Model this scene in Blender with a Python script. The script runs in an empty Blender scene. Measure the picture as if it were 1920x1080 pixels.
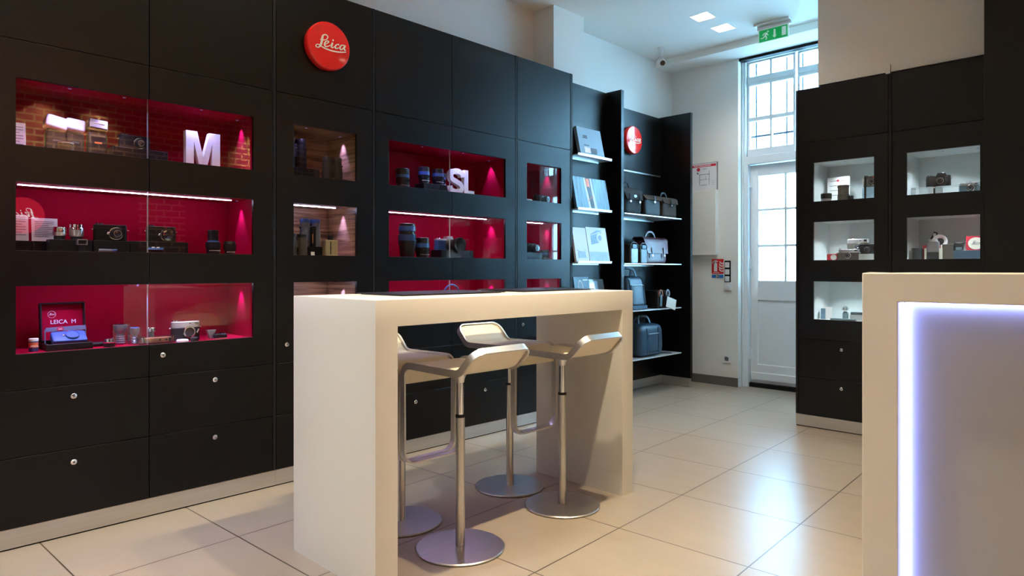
import bpy, bmesh, math, random
from math import sin, cos, pi, radians, sqrt, atan2
from mathutils import Vector, Matrix

random.seed(7)
SC = bpy.context.scene
COL = SC.collection

# ------------------------------------------------------------------ camera
CAM_H = 1.175
YAW = radians(44.378)
cam_d = bpy.data.cameras.new('camera')
cam_d.sensor_width = 36.0
cam_d.lens = 1255.76 / 1920 * 36.0
cam_d.shift_y = -(540 - 506.23) / 1920
cam_d.clip_start = 0.02
cam = bpy.data.objects.new('camera', cam_d)
COL.objects.link(cam)
cam.location = (0, 0, CAM_H)
cam.rotation_euler = (radians(90), 0, YAW)
SC.camera = cam

# ------------------------------------------------------------------ view, world, sun
SC.view_settings.view_transform = 'Standard'
SC.view_settings.look = 'None'
SC.view_settings.gamma = 1.0
SC.view_settings.use_curve_mapping = False
SC.view_settings.exposure = 0.3

W = bpy.data.worlds.new('world')
SC.world = W
W.use_nodes = True
wb = W.node_tree.nodes['Background']
wb.inputs[0].default_value = (0.42, 0.72, 1.0, 1)
wb.inputs[1].default_value = 12.0

sun_d = bpy.data.lights.new('sun', 'SUN')
sun_d.energy = 112.0
sun_d.color = (0.24, 0.62, 1.0)
sun_d.angle = radians(0.6)
sun = bpy.data.objects.new('sun', sun_d)
COL.objects.link(sun)
sun.rotation_euler = (radians(52), 0, radians(-12))   # shines over the shop roof onto the houses across the street

por_d = bpy.data.lights.new('door_daylight_portal', 'AREA')
por_d.shape = 'RECTANGLE'
por_d.size = 2.05
por_d.size_y = 3.25
por_d.cycles.is_portal = True
por = bpy.data.objects.new('door_daylight_portal', por_d)
COL.objects.link(por)
por.location = (-2.07, 6.78, 1.65)
por.rotation_euler = (radians(-90), 0, 0)

SC.cycles.use_denoising = True
SC.cycles.max_bounces = 8
SC.cycles.diffuse_bounces = 4
SC.cycles.glossy_bounces = 4
SC.cycles.transmission_bounces = 6
SC.cycles.transparent_max_bounces = 12
SC.cycles.caustics_reflective = False
SC.cycles.caustics_refractive = False
SC.cycles.sample_clamp_indirect = 40.0
SC.cycles.blur_glossy = 0.5

COOL = (0.96, 0.98, 1.0)
WARM = (1.0, 0.82, 0.56)
NEUT = (1.0, 0.90, 0.76)
LEDC = (0.42, 0.36, 1.0)
# downlights: x, y, power, colour, cone; all past the first pair unseen
DOWN = [(-2.868, 5.289, 42, NEUT), (-2.868, 5.662, 36, COOL),
        (-1.42, 1.95, 225, WARM, 112), (-1.42, 2.40, 225, WARM, 112),
        (-1.75, 3.75, 42, NEUT), (-2.4, 4.5, 30, NEUT), (-1.75, 0.50, 60, NEUT),  # unseen lamps added for ceiling bounce and general fill
        (-2.45, -0.25, 310, COOL, 104), (-2.85, 0.95, 48, WARM, 120), (-3.05, 1.80, 26, WARM),  # first two added to brighten the table end and nearby floor
        (-0.2, -0.2, 12, NEUT), (-0.4, 4.10, 5, NEUT),  # weak unseen fill lamps, added
        (2.08, 1.25, 620, WARM, 84), (2.08, 1.75, 620, WARM, 84), (2.08, 2.25, 300, WARM, 84), (2.08, 4.25, 620, WARM, 84), (0.9, 0.6, 10, NEUT)]  # added washers brighten the mirrored brick; the last is a weak fill

# ------------------------------------------------------------------ materials
def sock(n, *names):
    for k in names:
        if k in n.inputs:
            return n.inputs[k]

def mat(name, col, rough=0.5, metal=0.0, spec=0.5, noise=0.0, nscale=8.0, bump=0.0, bscale=60.0,
        coat=0.0, aniso=None, emit=None, estr=0.0, stretch=None):
    m = bpy.data.materials.new(name)
    m.use_nodes = True
    nt = m.node_tree
    b = nt.nodes['Principled BSDF']
    b.inputs['Base Color'].default_value = (*col, 1)
    b.inputs['Roughness'].default_value = rough
    b.inputs['Metallic'].default_value = metal
    sock(b, 'Specular IOR Level', 'Specular').default_value = spec
    if coat:
        sock(b, 'Coat Weight', 'Clearcoat').default_value = coat
        sock(b, 'Coat Roughness', 'Clearcoat Roughness').default_value = 0.05
    if emit:
        b.inputs['Emission Color'].default_value = (*emit, 1)
        b.inputs['Emission Strength'].default_value = estr
    if noise or bump:
        tc = nt.nodes.new('ShaderNodeTexCoord')
        mp = nt.nodes.new('ShaderNodeMapping')
        nt.links.new(tc.outputs['Object'], mp.inputs['Vector'])
        if stretch:
            mp.inputs['Scale'].default_value = stretch
    if noise:
        nz = nt.nodes.new('ShaderNodeTexNoise')
        nz.inputs['Scale'].default_value = nscale
        nz.inputs['Detail'].default_value = 4
        nt.links.new(mp.outputs[0], nz.inputs['Vector'])
        rp = nt.nodes.new('ShaderNodeValToRGB')
        rp.color_ramp.elements[0].position = 0.3
        rp.color_ramp.elements[1].position = 0.7
        rp.color_ramp.elements[0].color = (*[c * (1 - noise) for c in col], 1)
        rp.color_ramp.elements[1].color = (*[min(1, c * (1 + noise)) for c in col], 1)
        nt.links.new(nz.outputs['Fac'], rp.inputs['Fac'])
        nt.links.new(rp.outputs['Color'], b.inputs['Base Color'])
    if bump:
        n2 = nt.nodes.new('ShaderNodeTexNoise')
        n2.inputs['Scale'].default_value = bscale
        n2.inputs['Detail'].default_value = 3
        nt.links.new(mp.outputs[0], n2.inputs['Vector'])
        bp = nt.nodes.new('ShaderNodeBump')
        bp.inputs['Strength'].default_value = bump
        bp.inputs['Distance'].default_value = 0.002
        nt.links.new(n2.outputs['Fac'], bp.inputs['Height'])
        nt.links.new(bp.outputs['Normal'], b.inputs['Normal'])
    return m

def emis(name, col, strength):
    m = bpy.data.materials.new(name)
    m.use_nodes = True
    nt = m.node_tree
    nt.nodes.clear()
    o = nt.nodes.new('ShaderNodeOutputMaterial')
    e = nt.nodes.new('ShaderNodeEmission')
    e.inputs[0].default_value = (*col, 1)
    e.inputs[1].default_value = strength
    nt.links.new(e.outputs[0], o.inputs[0])
    return m

def glass(name, ior=1.5, tint=(0.97, 0.98, 0.98), boost=1.6, rough=0.0):
    m = bpy.data.materials.new(name)
    m.use_nodes = True
    nt = m.node_tree
    nt.nodes.clear()
    o = nt.nodes.new('ShaderNodeOutputMaterial')
    t = nt.nodes.new('ShaderNodeBsdfTransparent')
    t.inputs[0].default_value = (*tint, 1)
    g = nt.nodes.new('ShaderNodeBsdfGlossy')
    g.inputs['Roughness'].default_value = rough
    f = nt.nodes.new('ShaderNodeFresnel')
    f.inputs['IOR'].default_value = ior
    k = nt.nodes.new('ShaderNodeMath')
    k.operation = 'MULTIPLY'
    k.use_clamp = True
    k.inputs[1].default_value = boost
    geo = nt.nodes.new('ShaderNodeNewGeometry')
    inv = nt.nodes.new('ShaderNodeMath')
    inv.operation = 'SUBTRACT'
    inv.inputs[0].default_value = 1.0
    k2 = nt.nodes.new('ShaderNodeMath')
    k2.operation = 'MULTIPLY'
    mx = nt.nodes.new('ShaderNodeMixShader')
    nt.links.new(f.outputs[0], k.inputs[0])
    nt.links.new(geo.outputs['Backfacing'], inv.inputs[1])
    nt.links.new(k.outputs[0], k2.inputs[0])
    nt.links.new(inv.outputs[0], k2.inputs[1])      # one clean reflection per pane
    nt.links.new(k2.outputs[0], mx.inputs[0])
    nt.links.new(t.outputs[0], mx.inputs[1])
    nt.links.new(g.outputs[0], mx.inputs[2])
    nt.links.new(mx.outputs[0], o.inputs[0])
    return m

M = {}
M['black_panel'] = mat('black_panel', (0.0012, 0.0012, 0.0014), 0.34, spec=0.34, noise=0.05, nscale=3)
M['black_dark'] = mat('black_dark', (0.006, 0.006, 0.007), 0.6, spec=0.3, noise=0.2)
M['black_matt'] = mat('black_matt', (0.004, 0.004, 0.0045), 0.65, spec=0.25, noise=0.2)
M['steel'] = mat('steel', (0.62, 0.60, 0.57), 0.32, metal=1.0, noise=0.05, nscale=3, bump=0.06, bscale=40, stretch=(40, 1, 40))
M['steel_plinth'] = mat('steel_plinth', (0.60, 0.58, 0.55), 0.38, metal=0.85, noise=0.06, nscale=2, bump=0.03, bscale=30, stretch=(1, 1, 30))
M['chrome'] = mat('chrome', (0.80, 0.80, 0.82), 0.12, metal=1.0, noise=0.02)
M['silver'] = mat('silver', (0.72, 0.72, 0.74), 0.28, metal=0.9, noise=0.03, nscale=30)
M['white_wall'] = mat('white_wall', (0.79, 0.775, 0.725), 0.85, spec=0.2, noise=0.015, nscale=1.5, bump=0.02, bscale=90)
M['white_ceiling'] = mat('white_ceiling', (0.84, 0.82, 0.765), 0.9, spec=0.2, noise=0.01, nscale=1.2)
M['white_paint'] = mat('white_paint', (0.72, 0.735, 0.74), 0.35, spec=0.45, noise=0.015, nscale=4)
M['solid_surface'] = mat('solid_surface', (0.72, 0.70, 0.645), 0.42, spec=0.35, noise=0.01, nscale=2)
M['seat_leather'] = mat('seat_leather', (0.80, 0.74, 0.59), 0.45, spec=0.4, noise=0.03, nscale=10, bump=0.05, bscale=300)
M['red_lining'] = mat('red_lining', (0.32, 0.0003, 0.022), 0.6, spec=0.06, noise=0.03, nscale=3)
M['white_lining'] = mat('white_lining', (0.62, 0.66, 0.66), 0.6, spec=0.3, noise=0.02, nscale=3)
M['red_enamel'] = mat('red_enamel', (0.80, 0.014, 0.012), 0.10, spec=0.5, noise=0.02, coat=0.5)
M['counter_panel'] = mat('counter_panel', (0.40, 0.405, 0.41), 0.45, spec=0.3, noise=0.01, nscale=2)
M['cream'] = mat('cream', (0.86, 0.80, 0.68), 0.4, noise=0.02)
M['glass'] = glass('glass', boost=1.3)
M['window_glass'] = glass('window_glass', boost=1.4)
M['acrylic'] = glass('acrylic', boost=2.5, tint=(0.86, 0.87, 0.9))
M['glass_edge'] = mat('glass_edge', (0.45, 0.52, 0.52), 0.3, noise=0.05)
M['led'] = emis('led', (0.72, 0.64, 1.0), 42.0)
M['led_white'] = emis('led_white', (0.78, 0.92, 1.0), 14.0)
M['led_counter'] = emis('led_counter', (0.30, 0.36, 1.0), 14.0)
M['lamp'] = emis('lamp', (1.0, 0.86, 0.68), 14.0)
M['puck'] = emis('puck', LEDC, 1.2)
M['camera_black'] = mat('camera_black', (0.006, 0.006, 0.007), 0.42, spec=0.4, noise=0.15, nscale=60, bump=0.2, bscale=500)
M['camera_satin'] = mat('camera_satin', (0.009, 0.009, 0.011), 0.3, spec=0.45, noise=0.1, nscale=30)
M['rubber'] = mat('rubber', (0.012, 0.012, 0.013), 0.6, spec=0.35, noise=0.2, nscale=40)
M['riser'] = mat('riser', (0.005, 0.0045, 0.006), 0.45, spec=0.3, noise=0.1, nscale=20)
M['lens_glass'] = mat('lens_glass', (0.012, 0.010, 0.02), 0.05, spec=0.8, noise=0.1, coat=0.5)
M['letter_white'] = mat('letter_white', (0.80, 0.79, 0.80), 0.55, spec=0.3, noise=0.01)
M['diffuser'] = mat('diffuser', (0.85, 0.85, 0.87), 0.5, spec=0.4, noise=0.01)
M['paper'] = mat('paper', (0.75, 0.74, 0.74), 0.7, spec=0.2, noise=0.02, nscale=20)
M['ink'] = mat('ink', (0.12, 0.12, 0.15), 0.7, spec=0.2, noise=0.1)
M['ink_red'] = mat('ink_red', (0.62, 0.03, 0.06), 0.6, spec=0.2, noise=0.05)
M['white_plastic'] = mat('white_plastic', (0.74, 0.74, 0.73), 0.35, spec=0.45, noise=0.01)
M['grey_green'] = mat('grey_green', (0.17, 0.165, 0.14), 0.55, spec=0.4, noise=0.1, nscale=40)
M['bino_grey'] = mat('bino_grey', (0.16, 0.18, 0.23), 0.5, spec=0.4, noise=0.08, nscale=40)
M['bino_blue'] = mat('bino_blue', (0.028, 0.085, 0.27), 0.4, spec=0.5, noise=0.08, nscale=40)
M['bronze'] = mat('bronze', (0.055, 0.043, 0.032), 0.5, spec=0.45, noise=0.12, nscale=40)
M['beige'] = mat('beige', (0.32, 0.26, 0.16), 0.55, spec=0.3, noise=0.05, nscale=20)
M['copper'] = mat('copper', (0.50, 0.22, 0.09), 0.4, metal=0.4, noise=0.15, nscale=40)
M['grip_brown'] = mat('grip_brown', (0.10, 0.085, 0.07), 0.65, spec=0.3, noise=0.2, nscale=60, bump=0.3, bscale=400)
M['leather_black'] = mat('leather_black', (0.008, 0.0072, 0.0068), 0.5, spec=0.25, noise=0.2, nscale=20, bump=0.2, bscale=200)
M['canvas_grey'] = mat('canvas_grey', (0.012, 0.0115, 0.0125), 0.7, spec=0.22, noise=0.2, nscale=20, bump=0.25, bscale=300)
M['canvas_brown'] = mat('canvas_brown', (0.030, 0.0155, 0.006), 0.7, spec=0.22, noise=0.2, nscale=20, bump=0.25, bscale=300)
M['leather_burgundy'] = mat('leather_burgundy', (0.085, 0.022, 0.032), 0.33, spec=0.5, noise=0.15, nscale=12, bump=0.1, bscale=160)
M['leather_blue'] = mat('leather_blue', (0.020, 0.058, 0.10), 0.42, spec=0.5, noise=0.15, nscale=8, bump=0.2, bscale=120)
M['leather_slate'] = mat('leather_slate', (0.10, 0.15, 0.17), 0.4, spec=0.5, noise=0.15, nscale=12, bump=0.15, bscale=160)
M['leather_tan'] = mat('leather_tan', (0.26, 0.07, 0.03), 0.4, spec=0.5, noise=0.15, nscale=14, bump=0.15, bscale=160)
M['gunmetal'] = mat('gunmetal', (0.33, 0.33, 0.36), 0.3, metal=0.8, noise=0.05)
M['shelf_metal'] = mat('shelf_metal', (0.66, 0.70, 0.73), 0.3, metal=0.55, noise=0.03, nscale=4)
M['grey_skirting'] = mat('grey_skirting', (0.125, 0.115, 0.10), 0.5, noise=0.06, nscale=6)
M['grey_roller'] = mat('grey_roller', (0.11, 0.135, 0.15), 0.7, noise=0.06, nscale=12)
M['green_sign'] = mat('green_sign', (0.0, 0.34, 0.075), 0.4, spec=0.4, noise=0.03, emit=(0.0, 0.45, 0.10), estr=0.25)
M['sign_white'] = mat('sign_white', (0.70, 0.83, 0.72), 0.4, noise=0.02, emit=(0.7, 0.9, 0.72), estr=0.12)
M['fire_red'] = mat('fire_red', (0.60, 0.012, 0.012), 0.4, noise=0.03)
M['sign_blue'] = mat('sign_blue', (0.02, 0.16, 0.52), 0.4, noise=0.03)
M['iron'] = mat('iron', (0.05, 0.075, 0.11), 0.5, noise=0.1)
M['stone'] = mat('stone', (0.74, 0.73, 0.70), 0.9, noise=0.05, nscale=2)
M['pavement'] = mat('pavement', (0.42, 0.42, 0.42), 0.9, noise=0.1, nscale=3)
M['dark_opening'] = mat('dark_opening', (0.20, 0.22, 0.25), 0.4, noise=0.1)
M['mat_black'] = mat('mat_black', (0.008, 0.006, 0.012), 0.32, spec=0.3, noise=0.1)
M['mat_edge'] = mat('mat_edge', (0.05, 0.032, 0.02), 0.5, noise=0.1)
M['brown_pen'] = mat('brown_pen', (0.20, 0.12, 0.07), 0.4, noise=0.1)
M['book_blue'] = mat('book_blue', (0.17, 0.29, 0.40), 0.35, spec=0.5, noise=0.03)
M['book_navy'] = mat('book_navy', (0.03, 0.085, 0.14), 0.4, noise=0.05)
M['book_white'] = mat('book_white', (0.58, 0.61, 0.63), 0.4, noise=0.02)
M['book_photo'] = mat('book_photo', (0.055, 0.16, 0.27), 0.3, noise=0.8, nscale=5, stretch=(7, 1, 0.8), spec=0.5)
M['ice_blue'] = mat('ice_blue', (0.28, 0.40, 0.50), 0.4, noise=0.15, nscale=30)
M['mid_blue'] = mat('mid_blue', (0.16, 0.28, 0.40), 0.4, noise=0.2, nscale=30)
M['orange_print'] = mat('orange_print', (0.75, 0.16, 0.05), 0.4, noise=0.2, nscale=40)
M['dark_print'] = mat('dark_print', (0.02, 0.022, 0.03), 0.4, noise=0.3, nscale=40)
M['tag_card'] = mat('tag_card', (0.66, 0.60, 0.52), 0.6, noise=0.03)
M['rust_side'] = mat('rust_side', (0.035, 0.035, 0.04), 0.35, noise=0.2)
M['plan_red'] = M['ink_red']
M['teal_pot'] = mat('teal_pot', (0.015, 0.022, 0.025), 0.35, noise=0.2)

def floor_material():
    m = bpy.data.materials.new('floor_tiles')
    m.use_nodes = True
    nt = m.node_tree
    b = nt.nodes['Principled BSDF']
    tc = nt.nodes.new('ShaderNodeTexCoord')
    mp = nt.nodes.new('ShaderNodeMapping')
    a = radians(2.665)
    mp.vector_type = 'POINT'
    mp.inputs['Rotation'].default_value = (0, 0, -a)
    mp.inputs['Location'].default_value = (-0.135 + 6.0, -0.20 + 6.0, 0)
    nt.links.new(tc.outputs['Object'], mp.inputs['Vector'])
    br = nt.nodes.new('ShaderNodeTexBrick')
    br.offset = 0.0
    br.squash = 1.0
    br.inputs['Scale'].default_value = 1.0
    br.inputs['Brick Width'].default_value = 0.6
    br.inputs['Row Height'].default_value = 0.6
    br.inputs['Mortar Size'].default_value = 0.0030
    br.inputs['Mortar Smooth'].default_value = 0.1
    br.inputs['Color1'].default_value = (0.385, 0.322, 0.250, 1)
    br.inputs['Color2'].default_value = (0.37, 0.308, 0.238, 1)
    br.inputs['Mortar'].default_value = (0.07, 0.048, 0.034, 1)
    nt.links.new(mp.outputs[0], br.inputs['Vector'])
    nz = nt.nodes.new('ShaderNodeTexNoise')
    nz.inputs['Scale'].default_value = 3.0
    nz.inputs['Detail'].default_value = 6
    mp2 = nt.nodes.new('ShaderNodeMapping')
    mp2.inputs['Scale'].default_value = (1, 3, 1)
    nt.links.new(tc.outputs['Object'], mp2.inputs['Vector'])
    nt.links.new(mp2.outputs[0], nz.inputs['Vector'])
    mx = nt.nodes.new('ShaderNodeMix')
    mx.data_type = 'RGBA'
    mx.blend_type = 'MULTIPLY'
    mx.inputs['Factor'].default_value = 0.25
    rp = nt.nodes.new('ShaderNodeValToRGB')
    rp.color_ramp.elements[0].position = 0.3
    rp.color_ramp.elements[0].color = (0.72, 0.72, 0.72, 1)
    rp.color_ramp.elements[1].position = 0.7
    nt.links.new(nz.outputs['Fac'], rp.inputs['Fac'])
    nt.links.new(br.outputs['Color'], mx.inputs['A'])
    nt.links.new(rp.outputs['Color'], mx.inputs['B'])
    nt.links.new(mx.outputs['Result'], b.inputs['Base Color'])
    b.inputs['Roughness'].default_value = 0.31
    sock(b, 'Specular IOR Level', 'Specular').default_value = 0.55
    bp = nt.nodes.new('ShaderNodeBump')
    bp.inputs['Strength'].default_value = 0.3
    bp.inputs['Distance'].default_value = 0.001
    bp.invert = True
    nt.links.new(br.outputs['Fac'], bp.inputs['Height'])
    nt.links.new(bp.outputs['Normal'], b.inputs['Normal'])
    return m
M['floor'] = floor_material()

def brick_material():
    m = bpy.data.materials.new('brick_wall')
    m.use_nodes = True
    nt = m.node_tree
    b = nt.nodes['Principled BSDF']
    tc = nt.nodes.new('ShaderNodeTexCoord')
    sp = nt.nodes.new('ShaderNodeSeparateXYZ')
    cb = nt.nodes.new('ShaderNodeCombineXYZ')
    nt.links.new(tc.outputs['Object'], sp.inputs[0])
    nt.links.new(sp.outputs['Y'], cb.inputs['X'])
    nt.links.new(sp.outputs['Z'], cb.inputs['Y'])
    nz = nt.nodes.new('ShaderNodeTexNoise')
    nz.inputs['Scale'].default_value = 6
    nt.links.new(cb.outputs[0], nz.inputs['Vector'])
    ad = nt.nodes.new('ShaderNodeVectorMath')
    ad.operation = 'MULTIPLY_ADD'
    ad.inputs[1].default_value = (0.02, 0.02, 0)
    nt.links.new(nz.outputs['Color'], ad.inputs[0])
    nt.links.new(cb.outputs[0], ad.inputs[2])
    br = nt.nodes.new('ShaderNodeTexBrick')
    br.inputs['Scale'].default_value = 1.0
    br.inputs['Brick Width'].default_value = 0.185
    br.inputs['Row Height'].default_value = 0.078
    br.inputs['Mortar Size'].default_value = 0.012
    br.inputs['Mortar Smooth'].default_value = 0.25
    br.inputs['Color1'].default_value = (0.21, 0.05, 0.022, 1)
    br.inputs['Color2'].default_value = (0.13, 0.032, 0.016, 1)
    br.inputs['Mortar'].default_value = (0.78, 0.50, 0.27, 1)
    nt.links.new(ad.outputs[0], br.inputs['Vector'])
    nt.links.new(br.outputs['Color'], b.inputs['Base Color'])
    b.inputs['Roughness'].default_value = 0.85
    return m
M['brick'] = brick_material()

def wood_material():
    m = bpy.data.materials.new('striped_wood')
    m.use_nodes = True
    nt = m.node_tree
    b = nt.nodes['Principled BSDF']
    tc = nt.nodes.new('ShaderNodeTexCoord')
    mp = nt.nodes.new('ShaderNodeMapping')
    mp.inputs['Scale'].default_value = (2.2, 2.2, 34)
    nz = nt.nodes.new('ShaderNodeTexNoise')
    nz.inputs['Scale'].default_value = 1.6
    nz.inputs['Detail'].default_value = 6
    nz.inputs['Distortion'].default_value = 0.6
    rp = nt.nodes.new('ShaderNodeValToRGB')
    rp.color_ramp.elements[0].position = 0.36
    rp.color_ramp.elements[0].color = (0.10, 0.045, 0.02, 1)
    rp.color_ramp.elements[1].position = 0.62
    rp.color_ramp.elements[1].color = (0.44, 0.25, 0.13, 1)
    nt.links.new(tc.outputs['Object'], mp.inputs['Vector'])
    nt.links.new(mp.outputs[0], nz.inputs['Vector'])
    nt.links.new(nz.outputs['Fac'], rp.inputs['Fac'])
    nt.links.new(rp.outputs['Color'], b.inputs['Base Color'])
    b.inputs['Roughness'].default_value = 0.45
    return m
M['striped_wood'] = wood_material()

# ------------------------------------------------------------------ mesh builder
ID = lambda p: p
class MB:
    """collects shapes; build() links them as ONE mesh object"""
    def __init__(self, T=None):
        self.bm = bmesh.new()
        self.T = T or ID
        self.mi = 0
    def _v(self, p):
        return self.bm.verts.new(self.T(p))
    def _f(self, vs):
        try:
            f = self.bm.faces.new(vs)
            f.material_index = self.mi
            return f
        except ValueError:
            return None
    def box(self, x0, x1, y0, y1, z0, z1, m=None):
        if m is not None: self.mi = m
        v = [self._v((x, y, z)) for x in (x0, x1) for y in (y0, y1) for z in (z0, z1)]
        for q in ((0, 1, 3, 2), (4, 6, 7, 5), (0, 4, 5, 1), (2, 3, 7, 6), (0, 2, 6, 4), (1, 5, 7, 3)):
            self._f([v[i] for i in q])
        return self
    def prism(self, pts, d0, d1, plane='xz', m=None):
        """2-D outline pushed along the missing axis"""
        if m is not None: self.mi = m
        def P(a, b, d):
            return {'xz': (a, d, b), 'xy': (a, b, d), 'yz': (d, a, b)}[plane]
        A = [self._v(P(a, b, d0)) for a, b in pts]
        B = [self._v(P(a, b, d1)) for a, b in pts]
        self._f(A); self._f(B[::-1])
        n = len(pts)
        for i in range(n):
            self._f([A[i], B[i], B[(i + 1) % n], A[(i + 1) % n]])
        return self
    def lathe(self, prof, o=(0, 0, 0), axis='z', seg=24, m=None, mats=None, cap=True):
        """profile [(r, h)] turned about an axis through o"""
        if m is not None: self.mi = m
        rings = []
        for r, h in prof:
            ring = []
            for i in range(seg):
                a = 2 * pi * i / seg
                u, w = r * cos(a), r * sin(a)
                p = {'z': (u, w, h), 'y': (u, h, w), 'x': (h, u, w)}[axis]
                ring.append(self._v((o[0] + p[0], o[1] + p[1], o[2] + p[2])))
            rings.append(ring)
        for k in range(len(rings) - 1):
            if mats: self.mi = mats[k]
            for i in range(seg):
                j = (i + 1) % seg
                self._f([rings[k][i], rings[k][j], rings[k + 1][j], rings[k + 1][i]])
        if cap:
            self._f(rings[0][::-1]); self._f(rings[-1])
        return self
    def tube(self, pts, r, seg=8, m=None, flat=None, up=(0, 0, 1)):
        """round tube (or flat strap: flat=(w,t)) along points"""
        if m is not None: self.mi = m
        P = [Vector(p) for p in pts]
        rings = []
        for i, p in enumerate(P):
            t = (P[min(i + 1, len(P) - 1)] - P[max(i - 1, 0)]).normalized()
            u = Vector(up)
            s = t.cross(u)
            if s.length < 1e-4: s = t.cross(Vector((1, 0, 0)))
            s.normalize(); n = s.cross(t)
            ring = []
            if flat:
                w, h = flat[0] / 2, flat[1] / 2
                for a, b in ((-w, -h), (w, -h), (w, h), (-w, h)):
                    ring.append(self._v(tuple(p + s * a + n * b)))
            else:
                rr = r[i] if isinstance(r, (list, tuple)) else r
                for k in range(seg):
                    a = 2 * pi * k / seg
                    ring.append(self._v(tuple(p + s * rr * cos(a) + n * rr * sin(a))))
            rings.append(ring)
        for k in range(len(rings) - 1):
            n = len(rings[k])
            for i in range(n):
                j = (i + 1) % n
                self._f([rings[k][i], rings[k][j], rings[k + 1][j], rings[k + 1][i]])
        self._f(rings[0][::-1]); self._f(rings[-1])
        return self
    def strap(self, pts, flat, up=(0, 1, 0), m=None):
        """flat strap through points, smoothed"""
        Q = []; n = len(pts)
        for i in range(n - 1):
            p0, p1, p2, p3 = pts[max(i - 1, 0)], pts[i], pts[i + 1], pts[min(i + 2, n - 1)]
            for s in range(5):
                t = s / 5
                Q.append(tuple(0.5 * (2 * b + (c - a) * t + (2 * a - 5 * b + 4 * c - d) * t * t + (3 * b - a - 3 * c + d) * t ** 3) for a, b, c, d in zip(p0, p1, p2, p3)))
        Q.append(pts[-1])
        return self.tube(Q, 0.004, flat=flat, up=up, m=m)
    def superq(self, c, w, d, h, e=0.3, e2=0.3, nu=28, nv=16, m=None, taper=0.0, lean=0.0, rot=None):
        """rounded, slightly swollen block"""
        if m is not None: self.mi = m
        sg = lambda x, p: math.copysign(abs(x) ** p, x)
        rings = []
        R = rot or Matrix.Identity(3)
        for j in range(nv + 1):
            ph = -pi / 2 + pi * j / nv
            ring = []
            for i in range(nu):
                th = 2 * pi * i / nu
                x = sg(cos(ph), e) * sg(cos(th), e2)
                y = sg(cos(ph), e) * sg(sin(th), e2)
                z = sg(sin(ph), e)
                k = 1 - taper * (z + 1) / 2
                q = R @ Vector((x * w / 2 * k, y * d / 2 * k + lean * (z + 1) / 2, z * h / 2))
                ring.append(q + Vector(c))
            rings.append(ring)
        vr = []
        for j, ring in enumerate(rings):
            if j in (0, nv):
                vr.append([self._v(tuple(sum(ring, Vector()) / nu))])
            else:
                vr.append([self._v(tuple(q)) for q in ring])
        for j in range(nv):
            for i in range(nu):
                k = (i + 1) % nu
                if j == 0: self._f([vr[0][0], vr[1][k], vr[1][i]])
                elif j == nv - 1: self._f([vr[j][i], vr[j][k], vr[nv][0]])
                else: self._f([vr[j][i], vr[j][k], vr[j + 1][k], vr[j + 1][i]])
        return self
    def plate(self, us, vs, holes, d0, d1, m=None):
        """slab in the u-v plane between depths d0, d1 with rectangular holes; T maps (u, d, v)"""
        if m is not None: self.mi = m
        U = sorted(set([us[0], us[1]] + [min(max(x, us[0]), us[1]) for h in holes for x in h[:2]]))
        V = sorted(set([vs[0], vs[1]] + [min(max(x, vs[0]), vs[1]) for h in holes for x in h[2:]]))
        def solid(i, j):
            if i < 0 or j < 0 or i >= len(U) - 1 or j >= len(V) - 1: return False
            a, b = (U[i] + U[i + 1]) / 2, (V[j] + V[j + 1]) / 2
            return not any(h[0] < a < h[1] and h[2] < b < h[3] for h in holes)
        cache = {}
        def g(i, j, d):
            k = (i, j, d)
            if k not in cache: cache[k] = self._v((U[i], d1 if d else d0, V[j]))
            return cache[k]
        for i in range(len(U) - 1):
            for j in range(len(V) - 1):
                if not solid(i, j): continue
                for d in (0, 1):
                    self._f([g(i, j, d), g(i + 1, j, d), g(i + 1, j + 1, d), g(i, j + 1, d)])
                for (di, dj, a, b) in ((-1, 0, (i, j), (i, j + 1)), (1, 0, (i + 1, j), (i + 1, j + 1)), (0, -1, (i, j), (i + 1, j)), (0, 1, (i, j + 1), (i + 1, j + 1))):
                    if not solid(i + di, j + dj):
                        self._f([g(*a, 0), g(*b, 0), g(*b, 1), g(*a, 1)])
        return self
    def ribbon(self, pts, d0, d1, plane='xz', m=None, closed_end=True):
        """stroke of varying width in a plane, with thickness: pts (a, b, width)"""
        if m is not None: self.mi = m
        # smooth with Catmull-Rom
        Q = []
        n = len(pts)
        for i in range(n - 1):
            p0, p1, p2, p3 = pts[max(i - 1, 0)], pts[i], pts[i + 1], pts[min(i + 2, n - 1)]
            for s in range(5):
                t = s / 5
                Q.append(tuple(0.5 * (2 * b + (c - a) * t + (2 * a - 5 * b + 4 * c - d) * t * t + (3 * b - a - 3 * c + d) * t ** 3)
                               for a, b, c, d in zip(p0, p1, p2, p3)))
        Q.append(pts[-1])
        def P(a, b, d):
            return {'xz': (a, d, b), 'xy': (a, b, d), 'yz': (d, a, b)}[plane]
        L, R = [], []
        for i, (a, b, w) in enumerate(Q):
            a0, b0, _ = Q[max(i - 1, 0)]; a1, b1, _ = Q[min(i + 1, len(Q) - 1)]
            l = math.hypot(a1 - a0, b1 - b0) or 1
            nx, ny = -(b1 - b0) / l, (a1 - a0) / l
            L.append((a + nx * w / 2, b + ny * w / 2)); R.append((a - nx * w / 2, b - ny * w / 2))
        for i in range(len(Q) - 1):
            q = [L[i], L[i + 1], R[i + 1], R[i]]
            A = [self._v(P(*x, d0)) for x in q]; B = [self._v(P(*x, d1)) for x in q]
            self._f(A); self._f(B[::-1])
            for k in (0, 2):
                self._f([A[k], B[k], B[(k + 1) % 4], A[(k + 1) % 4]])
            if i == 0: self._f([A[3], B[3], B[0], A[0]])
            if i == len(Q) - 2: self._f([A[1], B[1], B[2], A[2]])
        return self
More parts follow.
